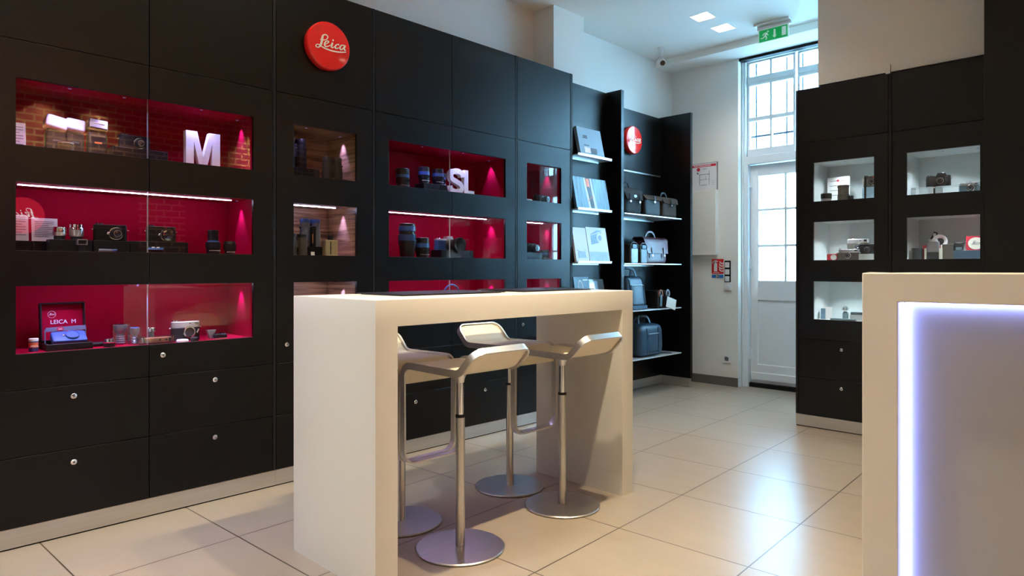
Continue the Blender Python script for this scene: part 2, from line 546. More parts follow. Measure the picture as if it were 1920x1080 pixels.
    def text(self, s, size, o, plane='xz', depth=0.002, bold=0.0, align='CENTER', m=None, sx=1.0, flip=False):
        if m is not None: self.mi = m
        c = bpy.data.curves.new('txt', 'FONT')
        c.body = s; c.size = size; c.align_x = align; c.align_y = 'BOTTOM_BASELINE' if False else 'CENTER'
        c.extrude = depth / 2; c.offset = bold; c.resolution_u = 6
        ob = bpy.data.objects.new('txt', c)
        me = ob.to_mesh()
        vs = []
        for v in me.vertices:
            a, b, d = v.co.x * sx, v.co.y, v.co.z
            p = {'xz': (o[0] + a, o[1] - d, o[2] + b), 'xy': (o[0] + a, o[1] + b, o[2] + d)}[plane]
            vs.append(self._v(p))
        for p in me.polygons:
            self._f([vs[i] for i in p.vertices])
        ob.to_mesh_clear()
        bpy.data.objects.remove(ob); bpy.data.curves.remove(c)
        return self
    def build(self, name, mats, parent=None, smooth=35, bevel=0.0, loc=None, rot=None, segs=2):
        bmesh.ops.remove_doubles(self.bm, verts=self.bm.verts, dist=1e-6)
        bmesh.ops.recalc_face_normals(self.bm, faces=self.bm.faces)
        me = bpy.data.meshes.new(name)
        self.bm.to_mesh(me); self.bm.free()
        for k in (mats if isinstance(mats, (list, tuple)) else [mats]):
            me.materials.append(M[k] if isinstance(k, str) else k)
        for p in me.polygons: p.use_smooth = True
        me.set_sharp_from_angle(angle=radians(smooth))
        o = bpy.data.objects.new(name, me)
        COL.objects.link(o)
        if parent is not None: o.parent = parent
        if loc: o.location = loc
        if rot: o.rotation_euler = rot
        if bevel:
            b = o.modifiers.new('bevel', 'BEVEL')
            b.width = bevel; b.segments = segs; b.limit_method = 'ANGLE'; b.angle_limit = radians(40)
        return o

def tag(o, label, cat, group=None, kind=None):
    o['label'] = label; o['category'] = cat
    if group: o['group'] = group
    if kind: o['kind'] = kind
    return o

def thing(name, label, cat, loc=(0, 0, 0), rotz=0.0, group=None, rot=None):
    o = bpy.data.objects.new(name, None)
    o.empty_display_size = 0.05
    COL.objects.link(o)
    o.location = loc
    o.rotation_euler = rot if rot else (0, 0, rotz)
    return tag(o, label, cat, group)

def struct(o, label, cat):
    return tag(o, label, cat, None, 'structure')

def copy_thing(root, loc, rotz, label, group=None):
    r = root.copy(); COL.objects.link(r)
    r.location = loc; r.rotation_euler = (0, 0, rotz); r['label'] = label
    if group: r['group'] = group
    for ch in list(root.children):
        c = ch.copy(); COL.objects.link(c); c.parent = r
        for g in list(ch.children):
            d = g.copy(); COL.objects.link(d); d.parent = c
    return r

def lamp(kind, name, loc, energy, color, parent=None, size=0.05, spot=60, blend=0.5, rot=(0, 0, 0)):
    d = bpy.data.lights.new(name, kind)
    d.energy = energy; d.color = color
    if kind == 'SPOT':
        d.spot_size = radians(spot); d.spot_blend = blend; d.shadow_soft_size = size
    elif kind == 'AREA':
        d.shape = 'DISK'; d.size = size
    else:
        d.shadow_soft_size = size
    o = bpy.data.objects.new(name, d)
    COL.objects.link(o)
    o.location = loc; o.rotation_euler = rot
    if parent is not None: o.parent = parent
    return o

HALF = pi / 2
LX = -3.461          # front of the left cabinets
RY = 5.13            # front of the right cabinets
TL = lambda p: (LX - p[1], p[0], p[2])      # (along, depth, z) -> world, left row
TR = lambda p: (p[0], RY + p[1], p[2])      # right row

# ================================================================== ROOM
CZ = 3.36
mb = MB(); mb.box(-4.3, 2.5, -1.9, 6.72, -0.06, 0.0)
struct(mb.build('floor', 'floor'), 'large beige square floor tiles with thin dark joints', 'floor')

holes = [(d[0] - 0.085, d[0] + 0.085, d[1] - 0.085, d[1] + 0.085) for d in DOWN]
mb = MB(lambda p: (p[0], p[2], p[1])); mb.plate((-4.3, 2.5), (-1.9, 6.72), holes, CZ, CZ + 0.16)
struct(mb.build('ceiling', 'white_ceiling'), 'plain white ceiling with square recessed lights', 'ceiling')

mb = MB(); mb.box(-4.05, -3.831, -1.9, 6.62, 0, CZ)
struct(mb.build('wall_left', 'white_wall'), 'white wall rising behind the tall black cabinets', 'wall')
mb = MB(); mb.box(-3.831, -3.61, 4.18, 4.575, 0, CZ)
struct(mb.build('trim_1', 'white_wall'), 'white pilaster standing out from the left wall above the black cabinets', 'pilaster')
mb = MB(lambda p: (p[0], p[1], p[2])); mb.plate((-4.05, 2.5), (0, CZ), [(-3.078, -1.12, -0.01, 3.30)], 6.39, 6.62)
struct(mb.build('wall_back', 'white_wall'), 'white end wall around the glazed street door', 'wall')
mb = MB(); mb.box(-3.831, 2.4, 6.07, 6.39, 3.293, CZ)
struct(mb.build('trim_2', 'white_ceiling'), 'shallow white boxed beam along the top of the end wall', 'beam')
mb = MB(); mb.box(2.3, 2.5, -1.9, 6.62, 0, CZ)
struct(mb.build('wall_right', 'brick'), 'red brick wall opposite the cabinets, mirrored in their glass', 'wall')
mb = MB(); mb.box(-4.05, 2.5, -1.9, -1.75, 0, CZ)
struct(mb.build('wall_front', 'white_wall'), 'white wall behind the camera', 'wall')
# partition behind the right cabinets with the bulkhead above them
mb = MB(); mb.box(-1.862, 2.3, 5.56, 5.62, 0, CZ); mb.box(-1.862, 2.3, 5.165, 5.56, 2.552, CZ)
mb.box(-1.402, -1.372, 5.145, 5.165, 2.535, 2.60)
struct(mb.build('wall_partition', 'white_wall'), 'white bulkhead wall above the black cabinets on the right', 'wall')
# skirting of the end wall
mb = MB(); mb.box(-3.83, -3.078, 6.374, 6.39, 0, 0.088)
mb.box(-3.094, -3.078, 6.374, 6.46, 0, 0.088)
struct(mb.build('baseboard_back', 'grey_skirting', bevel=0.002), 'grey tiled skirting at the foot of the end wall beside the door', 'baseboard')

# ------------------------------------------------------------------ door and transom
def make_door():
    fx0, fx1 = -3.070, -1.128
    r = thing('door_1', 'white panelled street door with glazed upper half', 'door', (-2.56, 6.52, 0)); r['kind'] = 'structure'
    T = lambda p: (p[0] + 2.56, p[1] - 6.52, p[2])
    m = MB(T); m.plate((fx0, fx1), (0.0, 3.29), [(fx0 + 0.055, fx1 - 0.055, -1, 2.235), (fx0 + 0.028, fx1 - 0.028, 2.315, 3.27)], 6.475, 6.60)
    m.box(fx0 - 0.004, fx0 + 0.012, 6.46, 6.475, 0.0, 3.29)
    m.build('door_frame', 'white_paint', r, bevel=0.004)
    # two leaves
    gz = [(1.069, 1.405), (1.427, 1.765), (1.787, 2.116)]
    for lx0, lx1, gx, hx in ((fx0 + 0.058, -2.202, [(-2.930, -2.670), (-2.648, -2.39)], None), (-2.196, fx1 - 0.058, [(-2.020, -1.792), (-1.770, -1.542), (-1.520, -1.292)], -2.13)):
        ga, gb = gx[0][0], gx[-1][1]
        m = MB(T)
        hol = [(a, b, c, d) for a, b in gx for c, d in gz]
        m.plate((lx0, lx1), (0.043, 2.23), hol + [(ga - 0.005, gb + 0.005, 0.232, 0.872)], 6.525, 6.567)
        m.box(ga - 0.015, gb + 0.015, 6.538, 6.555, 0.222, 0.882)
        m.box(ga - 0.07, gb + 0.07, 6.505, 6.525, 0.075, 0.150)
        leaf = m.build('door_leaf', 'white_paint', r, bevel=0.005)
        m = MB(T)
        for a, b in gx:
            for c, d in gz: m.box(a - 0.006, b + 0.006, 6.540, 6.545, c - 0.006, d + 0.006)
        m.build('glazing', 'window_glass', leaf)
        he = lx0 if hx is None else lx1
        for z in (0.33, 1.24, 2.06):
            m = MB(T); m.lathe([(0.010, z - 0.055), (0.010, z - 0.002)], (he - 0.004, 6.515, 0), seg=10)
            m.lathe([(0.010, z + 0.002), (0.010, z + 0.055)], (he - 0.004, 6.515, 0), seg=10)
            m.box(he - 0.018, he + 0.018, 6.515, 6.526, z - 0.05, z + 0.05)
            m.build('hinge', 'white_paint', leaf)
        if hx:
            m = MB(T); m.lathe([(0.022, 6.500), (0.022, 6.525)], (hx, 0, 1.02), 'y', 16)
            m.tube([(hx, 6.50, 1.02), (hx, 6.47, 1.02), (hx + 0.115, 6.465, 1.02)], 0.009, 8)
            m.build('handle', 'chrome', leaf)
    m = MB(T); m.box(fx0 + 0.055, fx1 - 0.055, 6.50, 6.60, 0.0, 0.042)
    m.build('threshold', 'black_matt', r)
    # opening lights above the transom bar
    w = thing('window_1', 'tall white transom window of small panes above the street door', 'window', (-2.56, 6.52, 2.3)); w['kind'] = 'structure'
    T2 = lambda p: (p[0] + 2.56, p[1] - 6.52, p[2] - 2.3)
    for (a, b) in ((-3.040, -2.560), (-2.540, -2.020), (-2.000, -1.540), (-1.520, -1.158)):
        hol = []
        mid = (a + b) / 2
        for xa, xb in ((a + 0.022, mid - 0.010), (mid + 0.010, b - 0.022)):
            hol += [(xa, xb, 2.392, 2.672), (xa, xb, 2.710, 3.03), (xa, xb, 3.12, 3.255)]
        m = MB(T2); m.plate((a, b), (2.318, 3.268), hol, 6.515, 6.56)
        m.box(a + 0.01, b - 0.01, 6.505, 6.515, 3.055, 3.095)
        s = m.build('sash', 'white_paint', w, bevel=0.004)
        m = MB(T2)
        for h in hol: m.box(h[0] - 0.006, h[1] + 0.006, 6.535, 6.540, h[2] - 0.006, h[3] + 0.006)
        m.build('glazing', 'window_glass', s)
make_door()

r = thing('roller_blind', 'grey fabric roller blind rolled up at the top of the doorway', 'blind', (-2.55, 6.44, 3.20))
m = MB(lambda p: (p[0] + 2.55, p[1] - 6.44, p[2] - 3.20)); m.box(-3.072, -1.126, 6.40, 6.475, 3.268, 3.293)
m.build('rail', 'black_matt', r)
m = MB(lambda p: (p[0] + 2.55, p[1] - 6.44, p[2] - 3.20)); m.lathe([(0.027, -0.505), (0.027, 1.41)], (0, 0, 0.041), 'x', 18)
m.build('roll', 'grey_roller', r)

# ------------------------------------------------------------------ outdoors beyond the door
mb = MB(); mb.box(-16, 16, 6.72, 16, -0.2, -0.06)
tag(mb.build('pavement', 'pavement'), 'grey street paving outside the glazed door', 'pavement', kind='structure')
r = thing('house_facade', 'pale stone house front across the street seen through the door', 'building', (-6, 13, 0))
mb = MB(lambda p: (p[0] + 6, p[1] - 13, p[2]))
hol = [(x, x + 0.95, z, z + 1.5) for x in (-13.5, -11.2, -8.9, -6.6, -4.3, -2.0, 0.3, 2.6, 4.9, 7.2, 9.5, 11.8) for z in (0.9, 3.9)]
mb.plate((-15, 14), (-0.06, 6.2), hol, 13.0, 13.4); mb.box(-15, 14, 12.9, 13.0, 3.1, 3.25); mb.build('front_wall', 'stone', r)
for h in hol:
    mb = MB(lambda p: (p[0] + 6, p[1] - 13, p[2])); mb.box(h[0], h[1], 13.16, 13.2, h[2], h[3], 0); mb.box((h[0] + h[1]) / 2 - 0.03, (h[0] + h[1]) / 2 + 0.03, 13.14, 13.16, h[2], h[3], 1)
    mb.build('window', ['dark_opening', 'white_paint'], r)
r = thing('iron_grille', 'dark iron security bars outside the window above the door', 'grille', (-2.6, 6.64, 2.25))
for k in range(14):
    x = -3.155 + 0.155 * k
    mb = MB(lambda p: (p[0] + 2.6, p[1] - 6.64, p[2] - 2.25)); mb.tube([(x, 6.636, 2.26), (x, 6.636, 3.42)], 0.008, 8)
    mb.build('upright_bar', 'iron', r)
for z in (2.535, 3.40):
    mb = MB(lambda p: (p[0] + 2.6, p[1] - 6.64, p[2] - 2.25)); mb.box(-3.3, -0.95, 6.6205, 6.628, z - 0.010, z + 0.010)
    mb.build('cross_bar', 'iron', r)
r = thing('railing', 'low iron railing in front of the house across the street', 'railing', (-6.5, 11.5, -0.06))
mb = MB(lambda p: (p[0] + 6.5, p[1] - 11.5, p[2] + 0.06))
for k in range(22): mb.tube([(-7.2 + k * 0.12, 11.5, -0.06), (-7.2 + k * 0.12, 11.5, 0.95)], 0.012, 6)
mb.box(-7.25, -4.6, 11.48, 11.52, 0.9, 0.94); mb.build('bars', 'iron', r)

# ------------------------------------------------------------------ ceiling fittings
def downlight(x, y, e, col, label, grp, cone=128):
    r = thing('downlight', label, 'ceiling light', (x, y, CZ), 0, grp)
    m = MB()
    o, i = 0.083, 0.055
    for k in range(4):
        a = [(-o, -o), (o, -o), (o, o), (-o, o)]; b = [(-i, -i), (i, -i), (i, i), (-i, i)]
        p = [a[k], a[(k + 1) % 4], b[(k + 1) % 4], b[k]]
        q = [m._v((p[0][0], p[0][1], -0.001)), m._v((p[1][0], p[1][1], -0.001)), m._v((p[2][0], p[2][1], 0.075)), m._v((p[3][0], p[3][1], 0.075))]
        m._f(q)
    m.box(-o, o, -o, o, 0.075, 0.10)
    m.build('recess', 'white_plastic', r, smooth=10)
    m = MB(); m.lathe([(0.037, 0.045), (0.05, 0.073), (0.052, 0.075)], (0, 0, 0), 'z', 20, cap=False); m.build('lamp_ring', 'silver', r)
    m = MB(); m.lathe([(0.020, 0.014), (0.032, 0.018), (0.036, 0.026), (0.036, 0.07)], (0, 0, 0), 'z', 20); b = m.build('bulb', 'lamp', r)
    lamp('SPOT', 'downlight_beam', (0, 0, 0.010), e, col, r, size=0.035, spot=cone, blend=0.75)
    return r
for k, (x, y, e, c, *cn) in enumerate(DOWN):
    lab = {0: 'lit square recessed ceiling light, nearer of the two before the door', 1: 'lit square recessed ceiling light, farther of the two before the door'}.get(k)
    downlight(x, y, e, c, lab or 'unseen square recessed ceiling light placed to brighten the shop', 'recessed ceiling lights' if lab is None else 'recessed lights before the door', *cn)

r = thing('security_camera', 'small grey bullet security camera hanging from the ceiling corner', 'security camera', (-3.56, 5.74, CZ))
m = MB(); m.lathe([(0.036, -0.001), (0.036, -0.012), (0.014, -0.018), (0.011, -0.085)], seg=18); m.build('bracket', 'white_plastic', r)
m = MB(); m.tube([(0, 0, -0.08), (0.0, -0.005, -0.12)], 0.008, 8); m.build('joint', 'silver', r)
m = MB(); d = Vector((0.62, -0.62, -0.48)).normalized()
p0 = Vector((-0.02, 0.02, -0.118)); m.tube([tuple(p0 + d * t) for t in (0, 0.004, 0.09, 0.096)], [0.03, 0.034, 0.034, 0.031], 18)
m.build('housing', 'white_plastic', r)
m = MB(); m.tube([tuple(p0 + d * t) for t in (0.094, 0.100)], 0.025, 16); m.build('lens', 'lens_glass', r)

# exit sign
r = thing('exit_sign', 'green emergency exit sign with running figure, arrow and door', 'sign', (-2.475, 5.81, CZ))
m = MB(); m.box(-0.165, 0.150, -0.035, 0.05, -0.018, -0.0005); m.box(-0.15, 0.15, 0.008, 0.045, -0.05, -0.018); m.build('mounting_bar', 'white_plastic', r, bevel=0.003)
m = MB(); m.box(-0.135, 0.135, 0.0, 0.012, -0.166, -0.050); m.build('panel', 'sign_white', r, bevel=0.002)
m = MB(); m.box(-0.125, 0.125, -0.003, 0.0, -0.160, -0.058); g = m.build('green_face', 'green_sign', r)
m = MB(); zc = -0.109
def poly(m, pts, d0=-0.006, d1=-0.003): m.prism(pts, d0, d1, 'xz')
poly(m, [(0.078, zc - 0.034), (0.114, zc - 0.034), (0.114, zc + 0.040), (0.078, zc + 0.040)])
poly(m, [(0.006, zc + 0.036), (0.022, zc + 0.036), (0.022, zc - 0.016), (0.032, zc - 0.016), (0.014, zc - 0.038), (-0.004, zc - 0.016), (0.006, zc - 0.016)])
m.lathe([(0.0075, -0.006), (0.0075, -0.003)], (-0.045, 0, zc + 0.031), 'y', 14)
m.ribbon([(-0.053, zc + 0.022, 0.016), (-0.066, zc + 0.004, 0.015), (-0.074, zc - 0.006, 0.012)], -0.006, -0.003)
m.ribbon([(-0.072, zc - 0.004, 0.010), (-0.088, zc - 0.018, 0.008), (-0.110, zc - 0.020, 0.007)], -0.006, -0.003)
m.ribbon([(-0.070, zc - 0.004, 0.010), (-0.058, zc - 0.018, 0.009), (-0.062, zc - 0.038, 0.008)], -0.006, -0.003)
m.ribbon([(-0.058, zc + 0.020, 0.008), (-0.080, zc + 0.018, 0.006), (-0.092, zc + 0.003, 0.006)], -0.006, -0.003)
m.ribbon([(-0.052, zc + 0.016, 0.007), (-0.050, zc + 0.002, 0.006), (-0.040, zc - 0.002, 0.006)], -0.006, -0.003)
m.build('pictogram', 'sign_white', g)

# ------------------------------------------------------------------ things on the end wall
r = thing('wall_box', 'plain white box cover on the end wall below the evacuation plan', 'box', (-3.44, 6.39, 1.33))
m = MB(); m.box(-0.14, 0.145, -0.055, 0, 0.0, 0.668); m.build('cover', 'white_wall', r, bevel=0.004)
m = MB(); m.box(-0.14, 0.145, -0.058, -0.055, 0.0, 0.008); m.build('lower_edge', 'white_plastic', r)
r = thing('evacuation_plan', 'framed evacuation plan with red header above the white wall box', 'poster', (-3.43, 6.385, 2.0))
m = MB(); m.box(-0.16, 0.135, -0.012, 0.004, 0.0, 0.287); m.build('frame', 'gunmetal', r)
m = MB(); m.box(-0.155, 0.129, -0.0145, -0.012, 0.0, 0.281); sh = m.build('sheet', 'paper', r)
m = MB(); m.box(-0.15, 0.122, -0.0165, -0.0145, 0.245, 0.270); hb = m.build('header', 'ink_red', sh)
m = MB(); m.text("PLAN D'EVACUATION", 0.024, (-0.03, -0.0165, 0.2575), depth=0.001, bold=0.0006, sx=0.80); m.build('title', 'paper', sh)
m = MB(); m.lathe([(0.019, -0.0165), (0.019, -0.0145)], (-0.075, 0, 0.222), 'y', 18); m.build('red_emblem', 'ink_red', sh)
m = MB()
for a, b, c, d in ((-0.06, 0.05, 0.165, 0.169), (-0.063, -0.059, 0.055, 0.169), (0.046, 0.049, 0.06, 0.20), (-0.065, 0.046, 0.112, 0.1145), (0.008, 0.0105, 0.112, 0.15), (-0.05, 0.022, 0.055, 0.0585),
                   (0.075, 0.115, 0.095, 0.0965), (0.075, 0.115, 0.075, 0.0765), (0.075, 0.105, 0.055, 0.0565), (-0.03, 0.02, 0.226, 0.229), (-0.03, 0.01, 0.216, 0.218)):
    m.box(a, b, -0.0165, -0.0145, c, d)
m.tube([(-0.082, -0.0155, 0.182), (-0.06, -0.0155, 0.167)], 0.0015, 4)
m.lathe([(0.009, -0.0165), (0.009, -0.0145)], (-0.084, 0, 0.184), 'y', 12)
m.build('floor_plan_drawing', 'ink', sh)

r = thing('fire_extinguisher_sign', 'red and blue fire extinguisher sign beside the light switches', 'sign', (-3.298, 6.39, 1.186))
m = MB(); m.box(-0.064, 0.064, -0.004, 0, -0.05, 0.102); b = m.build('red_panel', 'fire_red', r)
m = MB(); m.box(-0.064, -0.018, -0.004, 0, -0.092, -0.060); m.box(0.014, 0.064, -0.004, 0, -0.092, -0.060); b2 = m.build('blue_panel', 'sign_blue', r)
m = MB(); m.box(-0.012, 0.009, -0.004, 0, -0.092, -0.058); m.build('black_panel', 'black_matt', r)
m = MB(); m.text('B', 0.026, (-0.0015, -0.0042, -0.075), depth=0.001, bold=0.0008); m.build('class_letter', 'paper', b2)
m = MB()
m.box(-0.040, -0.004, -0.006, -0.004, -0.026, 0.058); m.box(-0.030, -0.014, -0.006, -0.004, 0.058, 0.072)
m.ribbon([(-0.056, 0.055, 0.006), (-0.046, 0.074, 0.012), (-0.022, 0.082, 0.016), (0.004, 0.074, 0.008)], -0.006, -0.004)
for k, (x, z) in enumerate(((0.030, -0.020), (0.026, 0.006), (0.030, 0.032), (0.034, 0.058))):
    m.ribbon([(x - 0.012, z + 0.022, 0.004), (x, z + 0.004, 0.012), (x + 0.026, z - 0.004, 0.010), (x + 0.030, z + 0.012, 0.003)], -0.006, -0.004)
m.box(-0.052, 0.016, -0.006, -0.004, -0.041, -0.036)
m.build('pictogram', 'paper', b)

r = thing('light_switch', 'three stacked white rocker switches in a black frame by the door', 'switch', (-3.188, 6.39, 1.16))
m = MB(); m.box(-0.033, 0.033, -0.010, 0, -0.106, 0.110); m.build('frame', 'black_matt', r, bevel=0.003)
for z in (0.066, -0.005, -0.075):
    m = MB(); m.box(-0.025, 0.023, -0.016, -0.010, z - 0.026, z + 0.027); m.build('rocker', 'white_plastic', r, bevel=0.003)
r = thing('wall_thermostat', 'square white dial plate on the wall just below the switches', 'thermostat', (-3.186, 6.39, 1.002))
m = MB(); m.box(-0.042, 0.042, -0.012, 0, -0.041, 0.041); m.build('plate', 'white_plastic', r, bevel=0.004)
m = MB(); m.lathe([(0.027, -0.013), (0.026, -0.022), (0.010, -0.024)], (0, 0, 0), 'y', 24); m.build('dial', 'white_plastic', r)
r = thing('power_socket', 'white wall power socket low beside the door frame', 'socket', (-3.198, 6.39, 0.272))
m = MB(); m.plate((-0.041, 0.041), (-0.041, 0.041), [(-0.02, 0.02, -0.02, 0.02)], -0.012, 0); m.build('plate', 'white_plastic', r, bevel=0.003)
m = MB(); m.lathe([(0.021, -0.011), (0.019, -0.003), (0.005, -0.002)], (0, 0, 0), 'y', 20, cap=False); m.lathe([(0.004, -0.006), (0.004, -0.001)], (-0.008, 0, 0), 'y', 8); m.lathe([(0.004, -0.006), (0.004, -0.001)], (0.008, 0, 0), 'y', 8)
m.build('socket_well', 'gunmetal', r)

# ================================================================== DISPLAY CABINETS
ZL = dict(top=2.769, seam=2.147, dr=(0.667, 0.384), base=0.090, win=((1.705, 1.988), (1.258, 1.549), (0.819, 1.107)), lock=(0.617, 0.325, 0.765))
ZR = dict(top=2.533, seam=2.128, dr=(0.660, 0.374), base=0.092, win=((1.683, 1.972), (1.2475, 1.531), (0.809, 1.090)), lock=(0.596, 0.314, 0.76))
NICHE = 0.335

def lock_mesh(T, u, z, parent):
    m = MB(T)
    m.lathe([(0.0125, -0.001), (0.0125, -0.0035), (0.010, -0.006), (0.006, -0.0065)], (u, 0, z), 'y', 20)
    o = m.build('lock', 'chrome', parent)
    m = MB(T); m.lathe([(0.005, -0.0068), (0.005, -0.0072)], (u, 0, z), 'y', 12); m.box(u - 0.0012, u + 0.0012, -0.0085, -0.0066, z - 0.004, z + 0.004)
    m.build('key_slot', 'ink', parent)
    return o

def cabinet(label, T0, origin, ua, ub, cols, wins, Z, lining, strip_mat, sides, spots, lockdoor, strips=(1, 2), spot_e=1.0, group='black display cabinets'):
    r = thing('display_cabinet', label, 'cabinet', origin, 0, group)
    ox, oy, oz = origin
    T = lambda p: (lambda q: (q[0] - ox, q[1] - oy, q[2] - oz))(T0(p))
    g = 0.0018
    dt = 0.020
    # carcass
    m = MB(T)
    for a, b in sides: m.box(a, b, 0.0, 0.365, Z['base'] + 0.001, Z['top'])
    m.box(ua, ub, 0.352, 0.364, Z['base'], Z['top'] - 0.002)
    m.box(ua, ub, dt + 0.002, 0.352, Z['top'] - 0.020, Z['top'] - 0.002)
    m.box(ua, ub, dt + 0.002, 0.352, Z['base'], Z['base'] + 0.016)
    for z in (Z['seam'],) + Z['dr']: m.box(ua, ub, dt + 0.002, 0.10, z - 0.012, z + 0.012)
    for (a, b) in cols[1:]: m.box(a - 0.009, a + 0.009, dt + 0.002, 0.04, Z['seam'], Z['top'] - 0.02)
    m.build('carcass', 'black_dark', r)
    m = MB(T); m.box(ua, ub, 0.004, 0.10, 0.007, Z['base'] - 0.002); m.build('plinth', 'steel_plinth', r)
    m = MB(T); m.box(ua, ub, 0.008, 0.10, 0.0005, 0.007); m.build('plinth_gap_shade', 'black_matt', r)  # black strip stands in for the shaded gap under the plinth
    # niches
    wa, wb = wins
    for i, (z0, z1) in enumerate(Z['win']):
        fl, ce = z0 - 0.003, z1 + 0.003
        a, b = wa - 0.003, wb + 0.003
        m = MB(T); d0 = dt + 0.001
        m.box(a - 0.006, b + 0.006, NICHE, NICHE + 0.006, fl - 0.006, ce + 0.006)
        m.box(a - 0.006, a, d0, NICHE, fl - 0.006, ce + 0.006); m.box(b, b + 0.006, d0, NICHE, fl - 0.006, ce + 0.006)
        m.box(a, b, d0, NICHE, fl - 0.006, fl); m.box(a, b, d0, NICHE, ce, ce + 0.006)
        n = m.build('niche_lining', lining, r)
        if i in strips:
            m = MB(T); m.box(wa + 0.03, wb - 0.055, 0.147, 0.153, ce - 0.0035, ce - 0.0002); m.build('led_strip', strip_mat, n)
        for su, sd, e in spots[i]:
            m = MB(T); m.lathe([(0.008, ce - 0.0005), (0.008, ce - 0.003), (0.005, ce - 0.003), (0.004, ce - 0.002)], (su, sd, 0), 'z', 14, mats=[0, 0, 1], cap=False)
            m.build('puck_light', ['gunmetal', 'puck'], n)
            q = T((su, sd, ce - 0.010))
            lamp('SPOT', 'puck_beam', q, e * spot_e, LEDC if lining != 'white_lining' else (0.80, 0.95, 1.0), n, size=0.006, spot=60 if su > wb - 0.05 else 125, blend=0.8)
    # doors
    for k, (a, b) in enumerate(cols):
        m = MB(T); m.plate((a + g, b - g), (Z['seam'] + g, Z['top'] - 0.001), [], 0.0, dt); m.build('top_panel', 'black_panel', r, bevel=0.0012)
        hol = []
        for z0, z1 in Z['win']:
            hol.append((max(wa, a - 1 if wa < a else a), min(wb, b + 1), z0, z1))
        m = MB(T); m.plate((a + g, b - g), (Z['dr'][0] + g, Z['seam'] - g), hol, 0.0, dt)
        dr = m.build('door', 'black_panel', r, bevel=0.0012)
        for z0, z1 in Z['win']:
            pa, pb = max(wa - 0.012, a + g), min(wb + 0.012, b - g)
            m = MB(T)
            m.box(pa, pb, dt + 0.001, dt + 0.0065, z0 - 0.002, z1 + 0.0022, 0)
            m.bm.faces.ensure_lookup_table()
            for f in m.bm.faces:
                c = [v.co for v in f.verts]
                ax = 1 if T0 is TL else 0
                if max(q[ax] for q in c) - min(q[ax] for q in c) < 1e-5: f.material_index = 1
            m.build('glass_pane', ['glass', 'glass_edge'], dr)
        if k in lockdoor: lock_mesh(T, a + 0.061, Z['lock'][2], dr)
        for (z0, z1, zl) in ((Z['dr'][1] + g, Z['dr'][0] - g, Z['lock'][0]), (Z['base'] + 0.001, Z['dr'][1] - g, Z['lock'][1])):
            m = MB(T); m.plate((a + g, b - g), (z0, z1), [], 0.0, dt); d = m.build('drawer', 'black_panel', r, bevel=0.0012)
            lock_mesh(T, (a + b) / 2, zl, d)
    return r

def sp(wb, extra=()):
    return [[(wb - 0.020, 0.155, 9.0)] + [(u, d, e * 1.7) for u, d, e in extra[i]] if extra else [(wb - 0.020, 0.155, 9.0)] for i in range(3)]

AX = [[(0.76, 0.06, 2.6), (0.98, 0.06, 1.4), (1.33, 0.05, 3.2)], [], [(1.27, 0.05, 3.6), (0.74, 0.05, 3.0), (1.0, 0.05, 2.4)]]
cabinet('wide black display cabinet with red niches, leftmost and nearest in the row', TL, (LX, 1.07, 0), 0.440, 1.7035,
        [(0.455, 1.070), (1.070, 1.6855)], (0.554, 1.578), ZL, 'red_lining', 'led', [(0.440, 0.453), (1.6875, 1.7035)], sp(1.578, AX), (1,))
BX = [[(1.92, 0.07, 0.7)], [], []]
cabinet('narrow black display cabinet with wood-lined niches below the round red sign', TL, (LX, 2.02, 0), 1.7045, 2.3395,
        [(1.7055, 2.3225)], (1.808, 2.211), ZL, 'striped_wood', 'led', [(2.3245, 2.3395)], sp(2.211, BX), (0,))
CX = [[(2.75, 0.06, 1.8), (3.10, 0.05, 3.0)], [], [(2.9, 0.09, 0.8)]]
cabinet('wide blue-sheened black display cabinet with red niches behind the white table', TL, (LX, 2.95, 0), 2.3405, 3.5915,
        [(2.3415, 2.956), (2.956, 3.5715)], (2.443, 3.470), ZL, 'red_lining', 'led', [(3.5735, 3.5915)], sp(3.470, CX), (1,))
cabinet('narrow black display cabinet with red niches, last in the row before the bookshelf bay', TL, (LX, 3.9, 0), 3.5925, 4.242,
        [(3.5935, 4.2115)], (3.698, 4.099), ZL, 'red_lining', 'led', [(4.2135, 4.242)], sp(4.099), (0,), spot_e=0.7)
WX = [[(-1.70, 0.12, 1.0)], [(-1.70, 0.12, 1.0)], [(-1.70, 0.12, 1.0)]]
cabinet('left one of the two black cabinets with pale niches by the street door', TR, (-1.69, RY, 0), -2.012, -1.369,
        [(-1.992, -1.379)], (-1.884, -1.470), ZR, 'white_lining', 'led_white', [(-2.012, -1.994), (-1.377, -1.369)], [[(-1.506, 0.155, 0.5)] + x for x in WX], (), strips=(), spot_e=6.0, group='black cabinets with pale niches')
WX2 = [[(-1.08, 0.12, 1.0)], [(-1.02, 0.06, 0.7)], [(-1.08, 0.12, 1.0)]]
cabinet('right one of the two black cabinets with pale niches, partly behind the lit counter', TR, (-1.06, RY, 0), -1.3675, -0.724,
        [(-1.3575, -0.744)], (-1.268, -0.852), ZR, 'white_lining', 'led_white', [(-1.3675, -1.3595), (-0.742, -0.724)], [[(-0.89, 0.155, 0.5)] + x for x in WX2], (), strips=(), spot_e=6.0, group='black cabinets with pale niches')

r = thing('wall_panel', 'tall plain black panel from floor to ceiling at the right edge', 'panel', (-0.30, 4.90, 0))
m = MB(); m.box(-0.4696, 0.65, -0.15, 0.19, 0.0, CZ - 0.001); m.build('panel', 'black_panel', r, bevel=0.002)

